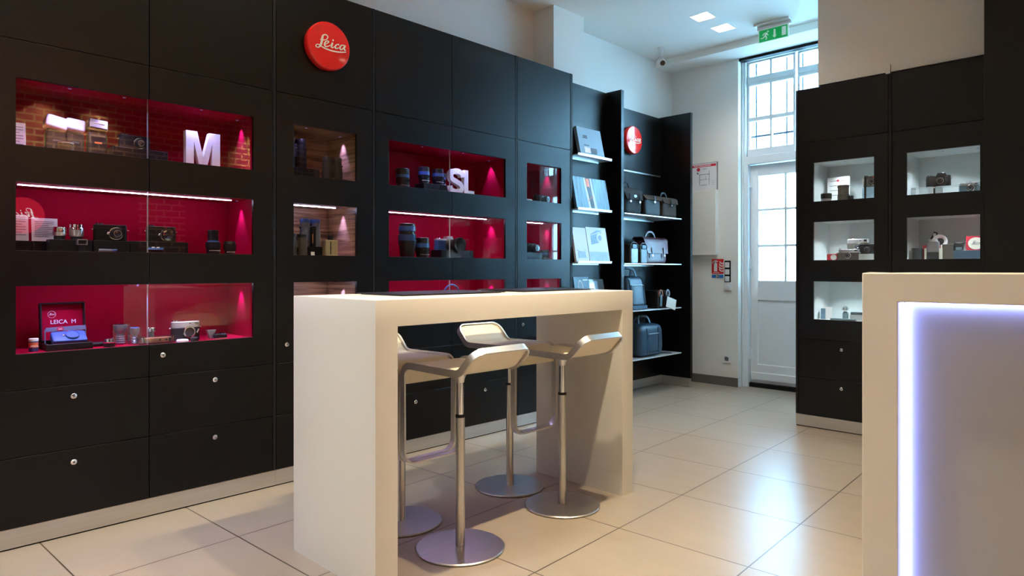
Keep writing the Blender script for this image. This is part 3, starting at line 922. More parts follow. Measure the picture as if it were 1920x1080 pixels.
# ------------------------------------------------------------------ open bays
def bay(label, loc, panel, fin, pl, shelves):
    r = thing('shelf_bay', label, 'shelving', loc)
    T = lambda p: (p[0] - loc[0], p[1] - loc[1], p[2] - loc[2])
    m = MB(T); m.box(*panel); m.build('back_panel', 'black_panel', r, bevel=0.001)
    m = MB(T); m.box(*fin); m.build('side_panel', 'black_panel', r, bevel=0.001)
    for p in pl:
        m = MB(T); m.box(*p); m.build('plinth', 'steel_plinth', r)
    for s in shelves: s(T, r)
    return r

def tray(y0, y1, z):
    def f(T, r):
        m = MB(T); m.box(-3.55, -3.415, y0, y1, z - 0.010, z); m.box(-3.418, -3.412, y0, y1, z, z + 0.010); s = m.build('shelf', 'shelf_metal', r, bevel=0.001)
        m = MB(T); m.box(-3.549, -3.535, y0 + 0.02, y1 - 0.03, z - 0.022, z - 0.011); m.build('shelf_bracket', 'steel', s)
    return f
def board(y0, y1, z):
    def f(T, r):
        m = MB(T); m.box(-3.748, -3.43, y0, y1, z - 0.010, z); s = m.build('shelf', 'shelf_metal', r, bevel=0.001)
        m = MB(T); m.box(-3.748, -3.735, y0 + 0.02, y1 - 0.02, z - 0.024, z - 0.011); m.build('shelf_bracket', 'steel', s)
    return f
def rail(y0, y1, z):
    def f(T, r):
        m = MB(T); m.box(-3.748, -3.732, y0, y1, z - 0.007, z + 0.007); m.build('wall_rail', 'steel', r)
    return f
bay('narrow black bay with small metal shelves of books beside the cabinets', (-3.5, 4.55, 0), (-3.575, -3.551, 4.244, 4.848, 0.09, 2.74), (-3.575, -3.41, 4.85, 4.889, 0.09, 2.752),
    [(-3.575, -3.553, 4.244, 4.848, 0.004, 0.088), (-3.57, -3.424, 4.852, 4.887, 0.004, 0.088)], [tray(4.256, 4.718, z) for z in (2.120, 1.677, 1.240, 0.81)])
bay('wide black bay with metal shelves of leather bags beside the end wall', (-3.6, 5.45, 0), (-3.775, -3.750, 4.891, 6.036, 0.09, 2.74), (-3.775, -3.41, 6.038, 6.078, 0.09, 2.752),
    [(-3.775, -3.752, 4.891, 6.036, 0.004, 0.088), (-3.75, -3.424, 6.041, 6.076, 0.004, 0.088)], [board(4.93, 5.90, z) for z in (1.683, 1.235, 0.808, 0.362)] + [rail(5.10, 6.0, 2.135)])

# ================================================================== ROUND SIGNS
LOGO = {
'L': [(-0.478, 0.167, 0.024), (-0.247, 0.187, 0.034), (-0.124, 0.279, 0.034), (-0.099, 0.383, 0.039), (-0.193, 0.434, 0.044), (-0.316, 0.386, 0.063), (-0.362, 0.281, 0.092), (-0.394, 0.101, 0.102), (-0.451, -0.084, 0.083), (-0.524, -0.186, 0.049), (-0.621, -0.222, 0.039), (-0.685, -0.181, 0.039), (-0.64, -0.1, 0.034), (-0.54, -0.085, 0.039), (-0.411, -0.135, 0.044), (-0.22, -0.188, 0.049), (0.055, -0.215, 0.054), (0.335, -0.207, 0.054), (0.618, -0.166, 0.049), (0.834, -0.109, 0.034)],
'e': [(-0.242, -0.014, 0.034), (-0.116, 0.076, 0.034), (-0.05, 0.156, 0.049), (-0.138, 0.169, 0.039), (-0.231, 0.08, 0.063), (-0.253, -0.041, 0.073), (-0.187, -0.094, 0.054), (-0.055, -0.043, 0.039), (0.042, 0.035, 0.029)],
'i': [(0.144, 0.159, 0.073), (0.1, 0.024, 0.078), (0.089, -0.053, 0.063), (0.153, -0.068, 0.039), (0.223, -0.009, 0.029)],
'dot': [(0.144, 0.278, 0.073), (0.2, 0.267, 0.073)],
'c': [(0.476, 0.134, 0.068), (0.414, 0.149, 0.039), (0.321, 0.089, 0.054), (0.273, -0.009, 0.068), (0.335, -0.06, 0.054), (0.476, 0.001, 0.034)],
'a': [(0.747, 0.166, 0.039), (0.633, 0.164, 0.044), (0.539, 0.066, 0.068), (0.539, -0.027, 0.063), (0.613, -0.049, 0.044), (0.718, 0.084, 0.034)],
'a2': [(0.79, 0.189, 0.073), (0.747, 0.053, 0.073), (0.756, -0.026, 0.054), (0.825, -0.025, 0.034)]}
def logo(m, R, d, o=(0, 0), th=0.002, k=0.92):
    """script lettering in the x-z plane at depth -d (facing -y)"""
    for pts in LOGO.values():
        m.ribbon([(o[0] + R * k * a - 0.02 * R, o[1] + R * k * b, R * w * 0.95) for a, b, w in pts], -d - th, -d)
def round_sign(label, loc, rotz, R, lit=False):
    r = thing('round_sign', label, 'sign', loc, rotz)
    m = MB(); m.lathe([(R * 0.96, -0.001), (R, -0.008), (R, -0.036), (R * 0.985, -0.046), (R * 0.94, -0.052), (0.001, -0.056)], (0, 0, 0), 'y', 64)
    d = m.build('disc', 'sign_lit_red' if lit else 'red_enamel', r, smooth=40)
    m = MB(); logo(m, R, 0.0545, th=0.0025); m.build('lettering', 'sign_lit_white' if lit else 'cream', d, smooth=20)
M['sign_lit_red'] = mat('sign_lit_red', (0.7, 0.02, 0.03), 0.4, noise=0.02, emit=(1.0, 0.03, 0.06), estr=4.0)
M['sign_lit_white'] = mat('sign_lit_white', (0.8, 0.8, 0.8), 0.4, noise=0.02, emit=(1.0, 0.92, 0.95), estr=7.0)
round_sign('round red enamel sign with white script lettering above the wood-lined cabinet', (LX + 0.0005, 2.000, 2.452), HALF, 0.137)
round_sign('round red sign mirroring the window, on the back panel of the bag bay', (-3.7495, 5.480, 2.437), HALF, 0.137)
round_sign('lit round red sign on the black cabinet opposite, seen mirrored in the cabinet glass', (1.899, 1.478, 1.766), -HALF, 0.195, lit=True)

# black cabinets added along the opposite brick wall to darken what the glass mirrors
def tall_cabinet(label, y0, y1):
    r = thing('tall_cabinet', label, 'cabinet', (2.1, (y0 + y1) / 2, 0), 0, 'black cabinets added along the brick wall')
    h = (y1 - y0) / 2
    m = MB(); m.box(-0.178, 0.198, -h, h, 0.06, 2.36); m.build('carcass', 'black_dark', r)
    m = MB(); m.box(-0.16, 0.19, -h, h, 0.0, 0.06); m.build('plinth', 'steel_plinth', r)
    n = max(2, round((y1 - y0) / 0.62))
    for k in range(n):
        a = -h + 2 * h * k / n
        m = MB(); m.box(-0.2, -0.18, a + 0.002, a + 2 * h / n - 0.002, 0.065, 2.355); d = m.build('door', 'black_panel', r, bevel=0.0012)
        m = MB(); m.lathe([(0.012, -0.206), (0.012, -0.1995)], (0, a + 0.06, 1.0), 'x', 16); m.build('lock', 'chrome', d)
tall_cabinet('added black cabinet row on the brick wall, mirrored at the left of the glass', -0.2, 2.62)
tall_cabinet('added black cabinet row on the brick wall, mirrored toward the door end', 3.30, 5.15)

# ================================================================== TABLE
r = thing('high_table', 'long white counter-height table with slab legs at both ends', 'table', (-2.3255, 2.1775, 0))
def slab(name, y0, y1, z0, z1, top):
    m = MB(); m.box(-0.3015, 0.3015, y0, y1, z0, z1)
    ed = []
    for e in m.bm.edges:
        p, q = e.verts[0].co, e.verts[1].co
        vert = abs(p.z - q.z) > 1e-4 and (top or abs(abs(p.y) - 0.8075) < 1e-4)
        if vert or (top and p.z > z1 - 1e-4 and q.z > z1 - 1e-4): ed.append(e)
    bmesh.ops.bevel(m.bm, geom=ed, offset=0.003, segments=2, profile=0.5, affect='EDGES')
    m.build(name, 'solid_surface', r)
slab('tabletop', -0.8075, 0.8075, 0.968, 1.067, True)
slab('leg', -0.8075, -0.7105, 0.0, 0.968, False)
slab('leg', 0.7105, 0.8075, 0.0, 0.968, False)
def deskmat(label, y, w):
    r = thing('counter_mat', label, 'mat', (-2.41, y, 1.067), 0, 'black mats on the high table')
    m = MB(); m.box(-0.17, 0.17, -w / 2, w / 2, 0.003, 0.0075); m.build('pad', 'mat_black', r, bevel=0.002)
    m = MB(); m.box(-0.155, 0.155, -w / 2 + 0.015, w / 2 - 0.015, 0.0, 0.003); m.build('backing', 'mat_edge', r)
deskmat('black glossy counter mat on the near half of the high table', 1.945, 0.60)
deskmat('black glossy counter mat on the far half of the high table', 2.655, 0.56)
r = thing('pen', 'thin brown pen with bright tip between the two black counter mats', 'pen', (-2.33, 2.19, 1.0712), radians(-64))
m = MB(); m.tube([(-0.06, 0, 0), (0.045, 0, 0)], 0.0042, 10); m.build('barrel', 'brown_pen', r)
m = MB(); m.tube([(0.045, 0, 0), (0.056, 0, 0), (0.062, 0, 0)], [0.0042, 0.003, 0.001], 10); m.build('tip', 'chrome', r)

# ================================================================== BAR STOOLS
def fillet(pts, rad, n=8):
    out = [Vector(pts[0])]
    for i in range(1, len(pts) - 1):
        p, a, b = Vector(pts[i]), Vector(pts[i - 1]), Vector(pts[i + 1])
        u, v = (a - p).normalized(), (b - p).normalized()
        ang = u.angle(v); t = rad[i] / math.tan(ang / 2)
        c = p + (u + v).normalized() * (rad[i] / sin(ang / 2))
        s, e = p + u * t, p + v * t
        a0 = atan2(s.y - c.y, s.x - c.x); a1 = atan2(e.y - c.y, e.x - c.x)
        d = (a1 - a0 + pi) % (2 * pi) - pi
        for k in range(n + 1):
            out.append(Vector((c.x + rad[i] * cos(a0 + d * k / n), c.y + rad[i] * sin(a0 + d * k / n))))
    out.append(Vector(pts[-1]))
    return out
PROF = fillet([(0.262, 0.862), (0.172, 0.768), (-0.190, 0.772), (-0.186, 0.345)], [0, 0.055, 0.048, 0])
ARC = [0.0]
for a, b in zip(PROF, PROF[1:]): ARC.append(ARC[-1] + (b - a).length)
def on_prof(s):
    s = min(max(s, 0), ARC[-1])
    for i in range(len(PROF) - 1):
        if s <= ARC[i + 1] + 1e-9:
            t = (s - ARC[i]) / max(ARC[i + 1] - ARC[i], 1e-9)
            p = PROF[i].lerp(PROF[i + 1], t)
            a = PROF[max(i - 0, 0)]; b = PROF[i + 1]
            tg = (b - a).normalized()
            return p, tg
S = ARC[-1]
def stool_proto():
    r = thing('bar_stool', '', 'stool', (0, 0, 0), 0, 'bar stools at the high table')
    m = MB(); m.lathe([(0.184, 0.0), (0.188, 0.003), (0.188, 0.007), (0.184, 0.010), (0.022, 0.012)], seg=72); m.build('base', 'steel', r)
    m = MB(); m.lathe([(0.0195, 0.010), (0.0195, 0.555)], seg=28); m.build('column', 'steel', r)
    m = MB(); m.lathe([(0.0205, 0.553), (0.0205, 0.563), (0.016, 0.565)], seg=28); m.build('collar', 'rubber', r)
    m = MB(); m.lathe([(0.0145, 0.56), (0.0145, 0.705)], seg=24); m.build('gas_lift', 'chrome', r)
    m = MB(); m.lathe([(0.0165, 0.700), (0.019, 0.716), (0.026, 0.732), (0.042, 0.747), (0.060, 0.758)], seg=28); m.build('seat_mount', 'silver', r)
    m = MB(); m.tube([(0.02, 0.02, 0.744), (0.05, 0.05, 0.746), (0.055, 0.165, 0.746)], 0.005, 10); m.build('height_lever', 'silver', r)
    # one closed steel band: rounded rectangle in (s, y) wrapped over the profile
    hw, rc0, rc1 = 0.158, 0.052, 0.055
    loop = []
    def arc(cs, cy, r0, a0, a1, n=10):
        for k in range(n + 1):
            a = a0 + (a1 - a0) * k / n
            loop.append((cs + r0 * cos(a), cy + r0 * sin(a)))
    arc(rc0, -hw + rc0, rc0, pi * 1.5, pi, 10)
    arc(rc0, hw - rc0, rc0, pi, pi / 2, 10)
    n = 60
    for k in range(1, n): loop.append((rc0 + (S - rc0 - rc1) * k / n, hw))
    arc(S - rc1, hw - rc1, rc1, pi / 2, 0, 10)
    arc(S - rc1, -hw + rc1, rc1, 0, -pi / 2, 10)
    for k in range(1, n): loop.append((S - rc1 - (S - rc0 - rc1) * k / n, -hw))
    m = MB(); rings = []
    N = len(loop)
    for i in range(N):
        s, y = loop[i]; a = loop[i - 1]; b = loop[(i + 1) % N]
        ts, ty = b[0] - a[0], b[1] - a[1]; l = math.hypot(ts, ty); ts /= l; ty /= l
        p, tg = on_prof(s)
        nrm = Vector((-tg.y, tg.x)) * -1          # outward (upper) side
        # in-surface outward = perpendicular to (ts, ty)
        os, oy = ty, -ts
        O = Vector((tg.x * os, oy, tg.y * os)); Nn = Vector((nrm.x, 0, nrm.y))
        P = Vector((p.x, y, p.y))
        rings.append([m._v(tuple(P + O * a * 0.004 + Nn * b * 0.0145)) for a, b in ((-1, -1), (1, -1), (1, 1), (-1, 1))])
    for i in range(N):
        A, B = rings[i], rings[(i + 1) % N]
        for k in range(4): m._f([A[k], B[k], B[(k + 1) % 4], A[(k + 1) % 4]])
    m.build('band_frame', 'steel', r, smooth=40)
    # upholstered seat within the band
    m = MB(); s0, s1 = 0.005, 0.0
    for i, q in enumerate(PROF):
        if q.y < 0.705 and q.x < -0.15: s1 = ARC[i]; break
    s1 = ARC[[i for i, q in enumerate(PROF) if q.x < -0.15 and q.y > 0.70][-1]] + 0.035
    cr = 0.048; hw2 = hw - 0.006
    rows = []
    ns, ny = 70, 14
    for i in range(ns + 1):
        s = s0 + (s1 - s0) * i / ns
        w = hw2 if s > cr else hw2 - cr + sqrt(max(cr * cr - (cr - s) ** 2, 0))
        p, tg = on_prof(s); nrm = Vector((tg.y, -tg.x))
        top, bot = [], []
        for j in range(ny + 1):
            y = -w + 2 * w * j / ny
            cr2 = 1 - (2 * j / ny - 1) ** 6 * 0.6
            t = 0.0075 * cr2
            top.append(m._v((p.x + nrm.x * t, y, p.y + nrm.y * t))); bot.append(m._v((p.x - nrm.x * t, y, p.y - nrm.y * t)))
        rows.append((top, bot))
    for i in range(ns):
        for j in range(ny):
            for q in (0, 1): m._f([rows[i][q][j], rows[i + 1][q][j], rows[i + 1][q][j + 1], rows[i][q][j + 1]])
        for j in (0, ny): m._f([rows[i][0][j], rows[i][1][j], rows[i + 1][1][j], rows[i + 1][0][j]])
    for i in (0, ns):
        for j in range(ny): m._f([rows[i][0][j], rows[i][1][j], rows[i][1][j + 1], rows[i][0][j + 1]])
    m.build('seat', 'seat_leather', r, smooth=45)
    return r
st = stool_proto()
st.location = (-2.138, 1.872, 0); st['label'] = 'white and steel bar stool nearest the camera, on the room side of the table'
copy_thing(st, (-2.160, 2.566, 0), 0, 'white and steel bar stool farther along the room side of the table')
copy_thing(st, (-2.552, 2.590, 0), pi, 'white and steel bar stool between the cabinets and the far end of the table')
copy_thing(st, (-2.552, 1.870, 0), pi, 'white and steel bar stool mostly hidden behind the near slab leg of the table')

# ================================================================== LIT COUNTER
r = thing('reception_counter', 'white counter with a blue-white lit recessed front panel at the right', 'counter', (-0.10, 2.35, 0))
T = lambda p: (p[0] + 0.10, p[1] - 2.35, p[2])
x0, x1, xi0, xi1 = -0.709, 1.35, -0.605, 1.245
m = MB(T); m.plate((x0, x1), (0, 1.1655), [(xi0, xi1, 0.10, 1.0745)], 2.35, 2.425)
m.box(x0, x1, 2.425, 2.95, 1.075, 1.1655); m.box(x0, -0.61, 2.425, 2.95, 0.0, 1.075); m.box(1.255, x1, 2.425, 2.95, 0.0, 1.075)
m.build('frame', 'solid_surface', r, bevel=0.003)
m = MB(T); m.box(xi0 - 0.004, xi1 + 0.004, 2.426, 2.440, 0.095, 1.0748); m.build('front_panel', 'counter_panel', r)
for b in ((xi0 + 0.008, xi0 + 0.016, 2.409, 2.4255, 0.101, 1.074), (xi1 - 0.016, xi1 - 0.008, 2.409, 2.4255, 0.101, 1.074), (xi0 + 0.013, xi1 - 0.013, 2.409, 2.4255, 1.0655, 1.0725)):
    m = MB(T); m.box(*b); m.build('led_strip', 'led_counter', r)

# ================================================================== DISPLAYED GOODS
def LP(y, z, d):                       # a spot in the left row, d behind the cabinet front
    return (LX - d, y, z)
def RP(x, z, d):
    return (x, RY + d, z)

def riser(label, loc, rz, w, d, h, mt='riser', group='black display blocks'):
    r = thing('display_block', label, 'display block', loc, rz, group)
    m = MB(); m.box(-w / 2, w / 2, -d / 2, d / 2, 0, h); m.build('block', mt, r, bevel=0.002)

def card(label, loc, rz, w, h, lines=6, lean=0.12, cat='card', cols=0, head=None, name='info_card', group=None):
    r = thing(name, label, cat, loc, rz, group)
    k = lean
    R = lambda p: (p[0], p[1] * cos(k) + p[2] * sin(k), p[2] * cos(k) - p[1] * sin(k))
    m = MB(R); m.box(-w / 2, w / 2, -0.001, 0.001, 0.0015, h); s = m.build('sheet', 'paper', r)
    m = MB(R)
    for i in range(lines):
        z = h * (0.84 - 0.72 * i / max(lines, 1)); q = w * (0.36 if i % 3 != 2 else 0.16)
        m.box(-w * 0.38, q, -0.0022, -0.001, z, z + h * 0.018)
    m.build('printed_lines', 'ink', s)
    if head:
        m = MB(R); m.lathe([(w * head, -0.0024), (w * head, -0.001)], (-w * 0.02, 0, h * 0.86), 'y', 16); m.build('red_emblem', 'ink_red', s)
    return r

def lens(label, loc, rz, prof, mats, group='lenses', name='camera_lens', rings=(), marks=None):
    """standing lens: prof = [(r, z, material index of the span below)]"""
    r = thing(name, label, 'lens', loc, rz, group)
    n = len(prof)
    cuts = [0] + [i for i in range(1, n) if prof[i][2] != prof[i - 1][2]] + [n - 1]
    names = ['mount', 'barrel', 'focus_ring', 'front_ring', 'hood', 'cap']
    k = 0
    i = 0
    while i < n - 1:
        j = i + 1
        while j < n - 1 and prof[j + 1][2] == prof[j][2]: j += 1
        seg = [(p[0], p[1]) for p in prof[i:j + 1]]
        m = MB(); m.lathe(seg, seg=32); m.build(names[min(k, 5)], mats[prof[j][2]], r, smooth=30)
        k += 1; i = j
    # ribs of the focus ring
    for (rr, z0, z1, nb, mt) in rings:
        m = MB()
        for q in range(nb):
            a = 2 * pi * q / nb
            c, s = cos(a), sin(a)
            m.tube([(rr * c, rr * s, z0), (rr * c, rr * s, z1)], 0.0011, 5)
        m.build('grip_ribs', mt, r)
    if marks:
        m = MB()
        for q in range(9):
            a = -pi / 2 + (q - 4) * 0.22
            m.box(marks[0] * cos(a) - 0.002, marks[0] * cos(a) + 0.002, marks[0] * sin(a) - 0.001, marks[0] * sin(a) + 0.001, marks[1], marks[1] + 0.003)
        m.build('scale_marks', 'letter_white', r)
    return r

def camera(label, loc, rz, w=0.14, h=0.078, d=0.034, body='camera_black', top='camera_satin', lens_r=0.027, lens_l=0.03, lens_x=0.012, ring='chrome', dot=True, hump=False, lens_mats=('camera_satin', 'lens_glass'), open_mount=False, big=None, group='cameras', topz=0.76, tab=True):
    r = thing('camera', label, 'camera', loc, rz, group)
    n = 10
    def outline(w, d):
        pts = []
        for s in (1, -1):
            for k in range(n + 1):
                a = -pi / 2 + pi * k / n
                pts.append((s * (w / 2 - d / 2 + d / 2 * cos(a)), s * d / 2 * sin(a)))
        return pts
    m = MB(); m.prism(outline(w, d), 0.0, h * topz, 'xy'); m.build('body', body, r, bevel=0.002)
    m = MB(); m.prism(outline(w * 0.995, d * 0.97), h * topz, h * 0.97, 'xy'); m.build('top_plate', top, r, bevel=0.0025)
    m = MB(); m.lathe([(0.0095, h * 0.965), (0.0095, h * 1.03), (0.0085, h * 1.045)], (-w * 0.28, 0, 0), seg=20); m.lathe([(0.0055, h * 0.965), (0.005, h * 1.06)], (-w * 0.40, -0.002, 0), seg=14); m.build('dials', ring if top in ('silver', 'chrome') else top, r)
    m = MB(); m.box(w * 0.29, w * 0.43, -d / 2 - 0.0012, -d / 2 + 0.004, h * 0.80, h * 0.93); m.box(w * 0.10, w * 0.16, -d / 2 - 0.001, -d / 2 + 0.004, h * 0.83, h * 0.91); m.build('viewfinder_window', 'lens_glass', r)
    m = MB()
    for s in (-1, 1): m.lathe([(0.003, -0.006 if s < 0 else 0.0), (0.003, 0.0 if s < 0 else 0.006)], (s * w / 2, 0, h * 0.66), 'x', 8); m.lathe([(0.0045, s * 0.006 - 0.0015), (0.0045, s * 0.006 + 0.0015)], (s * w / 2, 0, h * 0.66), 'x', 8)
    m.build('strap_lugs', 'chrome', r)
    if dot:
        m = MB(); m.lathe([(0.0052, -d / 2 - 0.0015), (0.0052, -d / 2 + 0.003)], (lens_x, 0, h * 0.865), 'y', 16); m.build('red_dot', 'ink_red', r)
    zc = h * 0.44
    if hump:
        m = MB(); m.prism([(lens_x - 0.032, h * 0.9), (lens_x + 0.032, h * 0.9), (lens_x + 0.022, h * 1.22), (lens_x - 0.022, h * 1.22)], -d / 2 - 0.006, d / 2, 'xz'); m.build('prism_housing', top, r, bevel=0.004)
    y0 = -d / 2
    m = MB(); m.lathe([(lens_r * 1.12, y0 + 0.002), (lens_r * 1.12, y0 - 0.004), (lens_r * 1.0, y0 - 0.005), (lens_r * 0.86, y0 - 0.005), (lens_r * 0.86, y0 + 0.001)], (lens_x, 0, zc), 'y', 36, cap=False); m.build('lens_mount', ring, r)
    if open_mount:
        m = MB(); m.lathe([(lens_r * 0.86, y0 - 0.001), (lens_r * 0.5, y0 + 0.0005)], (lens_x, 0, zc), 'y', 28); m.build('mirror_box', 'bronze', r)
        m = MB(); m.tube([(lens_x + lens_r * 1.35, y0 - 0.004, zc - 0.006), (lens_x + lens_r * 1.6, y0 - 0.006, zc + 0.014)], 0.0035, 8); m.build('lever', 'chrome', r)
    else:
        L = lens_l
        prof = [(lens_r * 0.98, y0 - 0.004), (lens_r * 0.98, y0 - L * 0.6), (lens_r * 0.88, y0 - L * 0.62), (lens_r * 0.88, y0 - L), (lens_r * 0.78, y0 - L)]
        if big: prof = [(lens_r, y0 - 0.004)] + [(a, y0 - L * b) for a, b in big]
        m = MB(); m.lathe(prof, (lens_x, 0, zc), 'y', 36); l = m.build('lens', lens_mats[0], r)
        re = prof[-1][0]
        m = MB(); m.lathe([(re * 0.96, y0 - L - 0.0006), (re * 0.7, y0 - L - 0.002), (0.001, y0 - L - 0.003)], (lens_x, 0, zc), 'y', 28); m.build('front_glass', lens_mats[1], l)
        if not big:
            m = MB(); m.lathe([(lens_r * 0.62, y0 - L - 0.0025), (lens_r * 0.60, y0 - L - 0.0032), (lens_r * 0.54, y0 - L - 0.0032), (lens_r * 0.54, y0 - L - 0.0025)], (lens_x, 0, zc), 'y', 28, cap=False); m.build('lens_scale_ring', 'gunmetal', l)
        if tab:
            m = MB(); m.superq((lens_x - lens_r * 1.18, y0 - 0.008, zc), 0.016, 0.008, 0.013, 0.7, 0.7, 14, 8); m.build('lens_release', 'chrome', r)
    return r

# ---- leftmost cabinet, upper niche
Z1, Z2, Z3 = 1.702, 1.255, 0.816
card('small white card with printed lines at the left edge of the upper red niche', LP(0.585, Z1, 0.17), HALF, 0.066, 0.128, 7)
def flash(label, loc, rz, w, d, hb, hw, hd, hh, head_mat, tilt, yaw, lit=False):
    r = thing('camera_flash', label, 'camera flash', loc, rz, 'camera flashes in the upper red niche')
    m = MB(); m.superq((0, 0, hb / 2), w, d, hb, 0.22, 0.3, 28, 14); b = m.build('body', 'camera_black', r)
    m = MB(); m.box(-w * 0.18, w * 0.20, -d / 2 - 0.0012, -d / 2 + 0.004, hb * 0.56, hb * 0.62); m.build('badge', 'orange_print' if lit else 'ink', b)
    m = MB(); m.box(-w * 0.2, w * 0.2, -d * 0.3, d * 0.3, -0.0015, 0.004); m.build('shoe_foot', 'gunmetal', r)
    R = Matrix.Rotation(tilt, 3, 'Y') @ Matrix.Rotation(yaw, 3, 'X')
    m = MB(); m.superq((0, 0.004, hb + hh * 0.10), w * 0.78, d * 0.9, hh * 1.1, 0.3, 0.3, 24, 12); m.build('neck', 'camera_black', r)
    m = MB(); m.superq((0, -0.006, hb + hh * 0.55), hw, hd, hh, 0.3, 0.28, 32, 16, rot=R); h = m.build('head', head_mat, r)
    if lit:
        c = Vector((0, -0.006, hb + hh * 0.55))
        m = MB(lambda p: tuple(c + R @ Vector(p))); m.box(-hw * 0.43, hw * 0.43, -hd / 2 - 0.002, -hd / 2 + 0.006, -hh * 0.36, hh * 0.36); m.build('reflector', 'silver', h)
        m = MB(lambda p: tuple(c + R @ Vector(p))); m.tube([(-hw * 0.3, -hd / 2 - 0.004, 0), (hw * 0.3, -hd / 2 - 0.004, 0)], 0.0022, 8); m.build('flash_tube', 'paper', h)
flash('left one of two flashes with white diffuser domes, tilted to the left', LP(0.732, Z1, 0.19), HALF, 0.082, 0.05, 0.110, 0.088, 0.062, 0.060, 'diffuser', radians(12), radians(-12))
flash('right one of two flashes with white diffuser domes', LP(0.806, Z1, 0.19), HALF, 0.074, 0.05, 0.110, 0.079, 0.062, 0.058, 'diffuser', radians(6), radians(-12))
flash('black flash with bare silver reflector head beside the two white domes', LP(0.895, Z1, 0.18), HALF, 0.080, 0.055, 0.125, 0.082, 0.062, 0.054, 'camera_satin', radians(5), radians(-14), True)
lens('small dark lens with bright rim lying before the white flash domes', LP(0.749, Z1, 0.075), HALF, [(0.029, 0, 0), (0.030, 0.01, 0), (0.030, 0.040, 0), (0.030, 0.044, 1), (0.026, 0.045, 1), (0.024, 0.042, 2), (0.001, 0.040, 2)], ['camera_black', 'silver', 'lens_glass'], 'lenses in the upper red niche')
riser('long black display block under the camera in the upper red niche', LP(1.065, Z1, 0.15), HALF, 0.245, 0.10, 0.060)
camera('black camera with bright lens rim on a block in the upper red niche', LP(1.052, Z1 + 0.060, 0.16), HALF, 0.140, 0.072, 0.034, lens_l=0.025, lens_r=0.024, lens_x=0.018, dot=False, group='cameras in the leftmost cabinet', tab=False)

def letter(ch, label, loc, rz, h, depth=0.030, sx=1.0, w=None, pts=None):
    r = thing('display_letter', label, 'letter', loc, rz, 'white display letters')
    m = MB(); m.prism(pts, -depth / 2, depth / 2, 'xz'); m.build('letter', 'letter_white', r, bevel=0.0015)
hM, wM, s = 0.181, 0.172, 0.040
ptsM = [(-wM / 2, 0), (-wM / 2 + s, 0), (-wM / 2 + s, hM * 0.66), (-0.019, 0), (0.019, 0), (wM / 2 - s, hM * 0.66), (wM / 2 - s, 0), (wM / 2, 0), (wM / 2, hM), (wM / 2 - 0.056, hM), (0, 0.054), (-wM / 2 + 0.056, hM), (-wM / 2, hM)]
letter('M', 'thick white standing letter M in the upper red niche', LP(1.352, Z1, 0.10), HALF, hM, 0.034, pts=ptsM)

# ---- leftmost cabinet, middle niche
riser('black block under the left text card in the middle red niche', LP(0.598, Z2, 0.20), HALF, 0.075, 0.06, 0.050)
card('pale printed card half behind the mirrored round sign, far left of the middle niche', LP(0.598, Z2 + 0.05, 0.20), HALF, 0.07, 0.118, 7)
riser('black block under the right text card in the middle red niche', LP(0.696, Z2, 0.21), HALF, 0.102, 0.05, 0.050)
card('larger pale printed text card left of the two silver lenses', LP(0.696, Z2 + 0.05, 0.21), HALF, 0.100, 0.108, 9)
riser('long black block carrying the two silver lenses', LP(0.775, Z2, 0.135), HALF, 0.165, 0.07, 0.058)
SIL = ['rubber', 'silver', 'chrome', 'lens_glass']
lens('shorter squat one of the two silver lenses on a black block', LP(0.736, Z2 + 0.058, 0.135), HALF, [(0.021, 0, 0), (0.021, 0.016, 0), (0.024, 0.017, 1), (0.026, 0.026, 1), (0.026, 0.034, 1), (0.0245, 0.035, 2), (0.0265, 0.037, 2), (0.0265, 0.052, 2), (0.024, 0.057, 2), (0.020, 0.055, 3), (0.001, 0.052, 3)], SIL, 'silver lenses in the middle red niche')
lens('taller one of the two silver lenses on a black block', LP(0.803, Z2 + 0.058, 0.135), HALF, [(0.0225, 0, 0), (0.0225, 0.014, 0), (0.026, 0.016, 1), (0.0285, 0.024, 1), (0.0285, 0.046, 1), (0.030, 0.048, 2), (0.030, 0.054, 2), (0.0275, 0.056, 2), (0.0275, 0.071, 2), (0.024, 0.073, 2), (0.022, 0.070, 3), (0.001, 0.068, 3)], SIL, 'silver lenses in the middle red niche')
r = thing('viewfinder', 'small black frame viewfinder before the block of silver lenses', 'viewfinder', LP(0.807, Z2, 0.060), HALF)
m = MB(); m.box(-0.012, 0.012, -0.008, 0.008, 0, 0.034); m.build('foot', 'camera_satin', r)
m = MB(); m.plate((-0.020, 0.020), (0.034, 0.060), [(-0.016, 0.016, 0.038, 0.056)], -0.012, 0.012); m.build('frame', 'gunmetal', r)
riser('black block under the larger blue-black camera in the middle red niche', LP(0.938, Z2, 0.14), HALF, 0.150, 0.09, 0.058)
camera('blue-black camera with round lens on a block in the middle red niche', LP(0.945, Z2 + 0.058, 0.15), HALF, 0.142, 0.080, 0.038, lens_r=0.027, lens_x=0.018, dot=False, group='cameras in the leftmost cabinet')
r = thing('lens_brush', 'thin pale lens brush lying at the front of the middle red niche', 'brush', LP(0.908, Z2, 0.05), HALF)
m = MB(); m.tube([(-0.036, 0, 0.010), (0.018, 0, 0.010)], 0.0075, 10); m.build('handle', 'bino_grey', r)
m = MB(); m.tube([(0.018, 0, 0.010), (0.030, 0, 0.011), (0.040, 0, 0.014)], [0.006, 0.007, 0.003], 10); m.build('bristles', 'bino_blue', r)
riser('long black block under the red-dot camera in the middle red niche', LP(1.150, Z2, 0.145), HALF, 0.268, 0.09, 0.060)
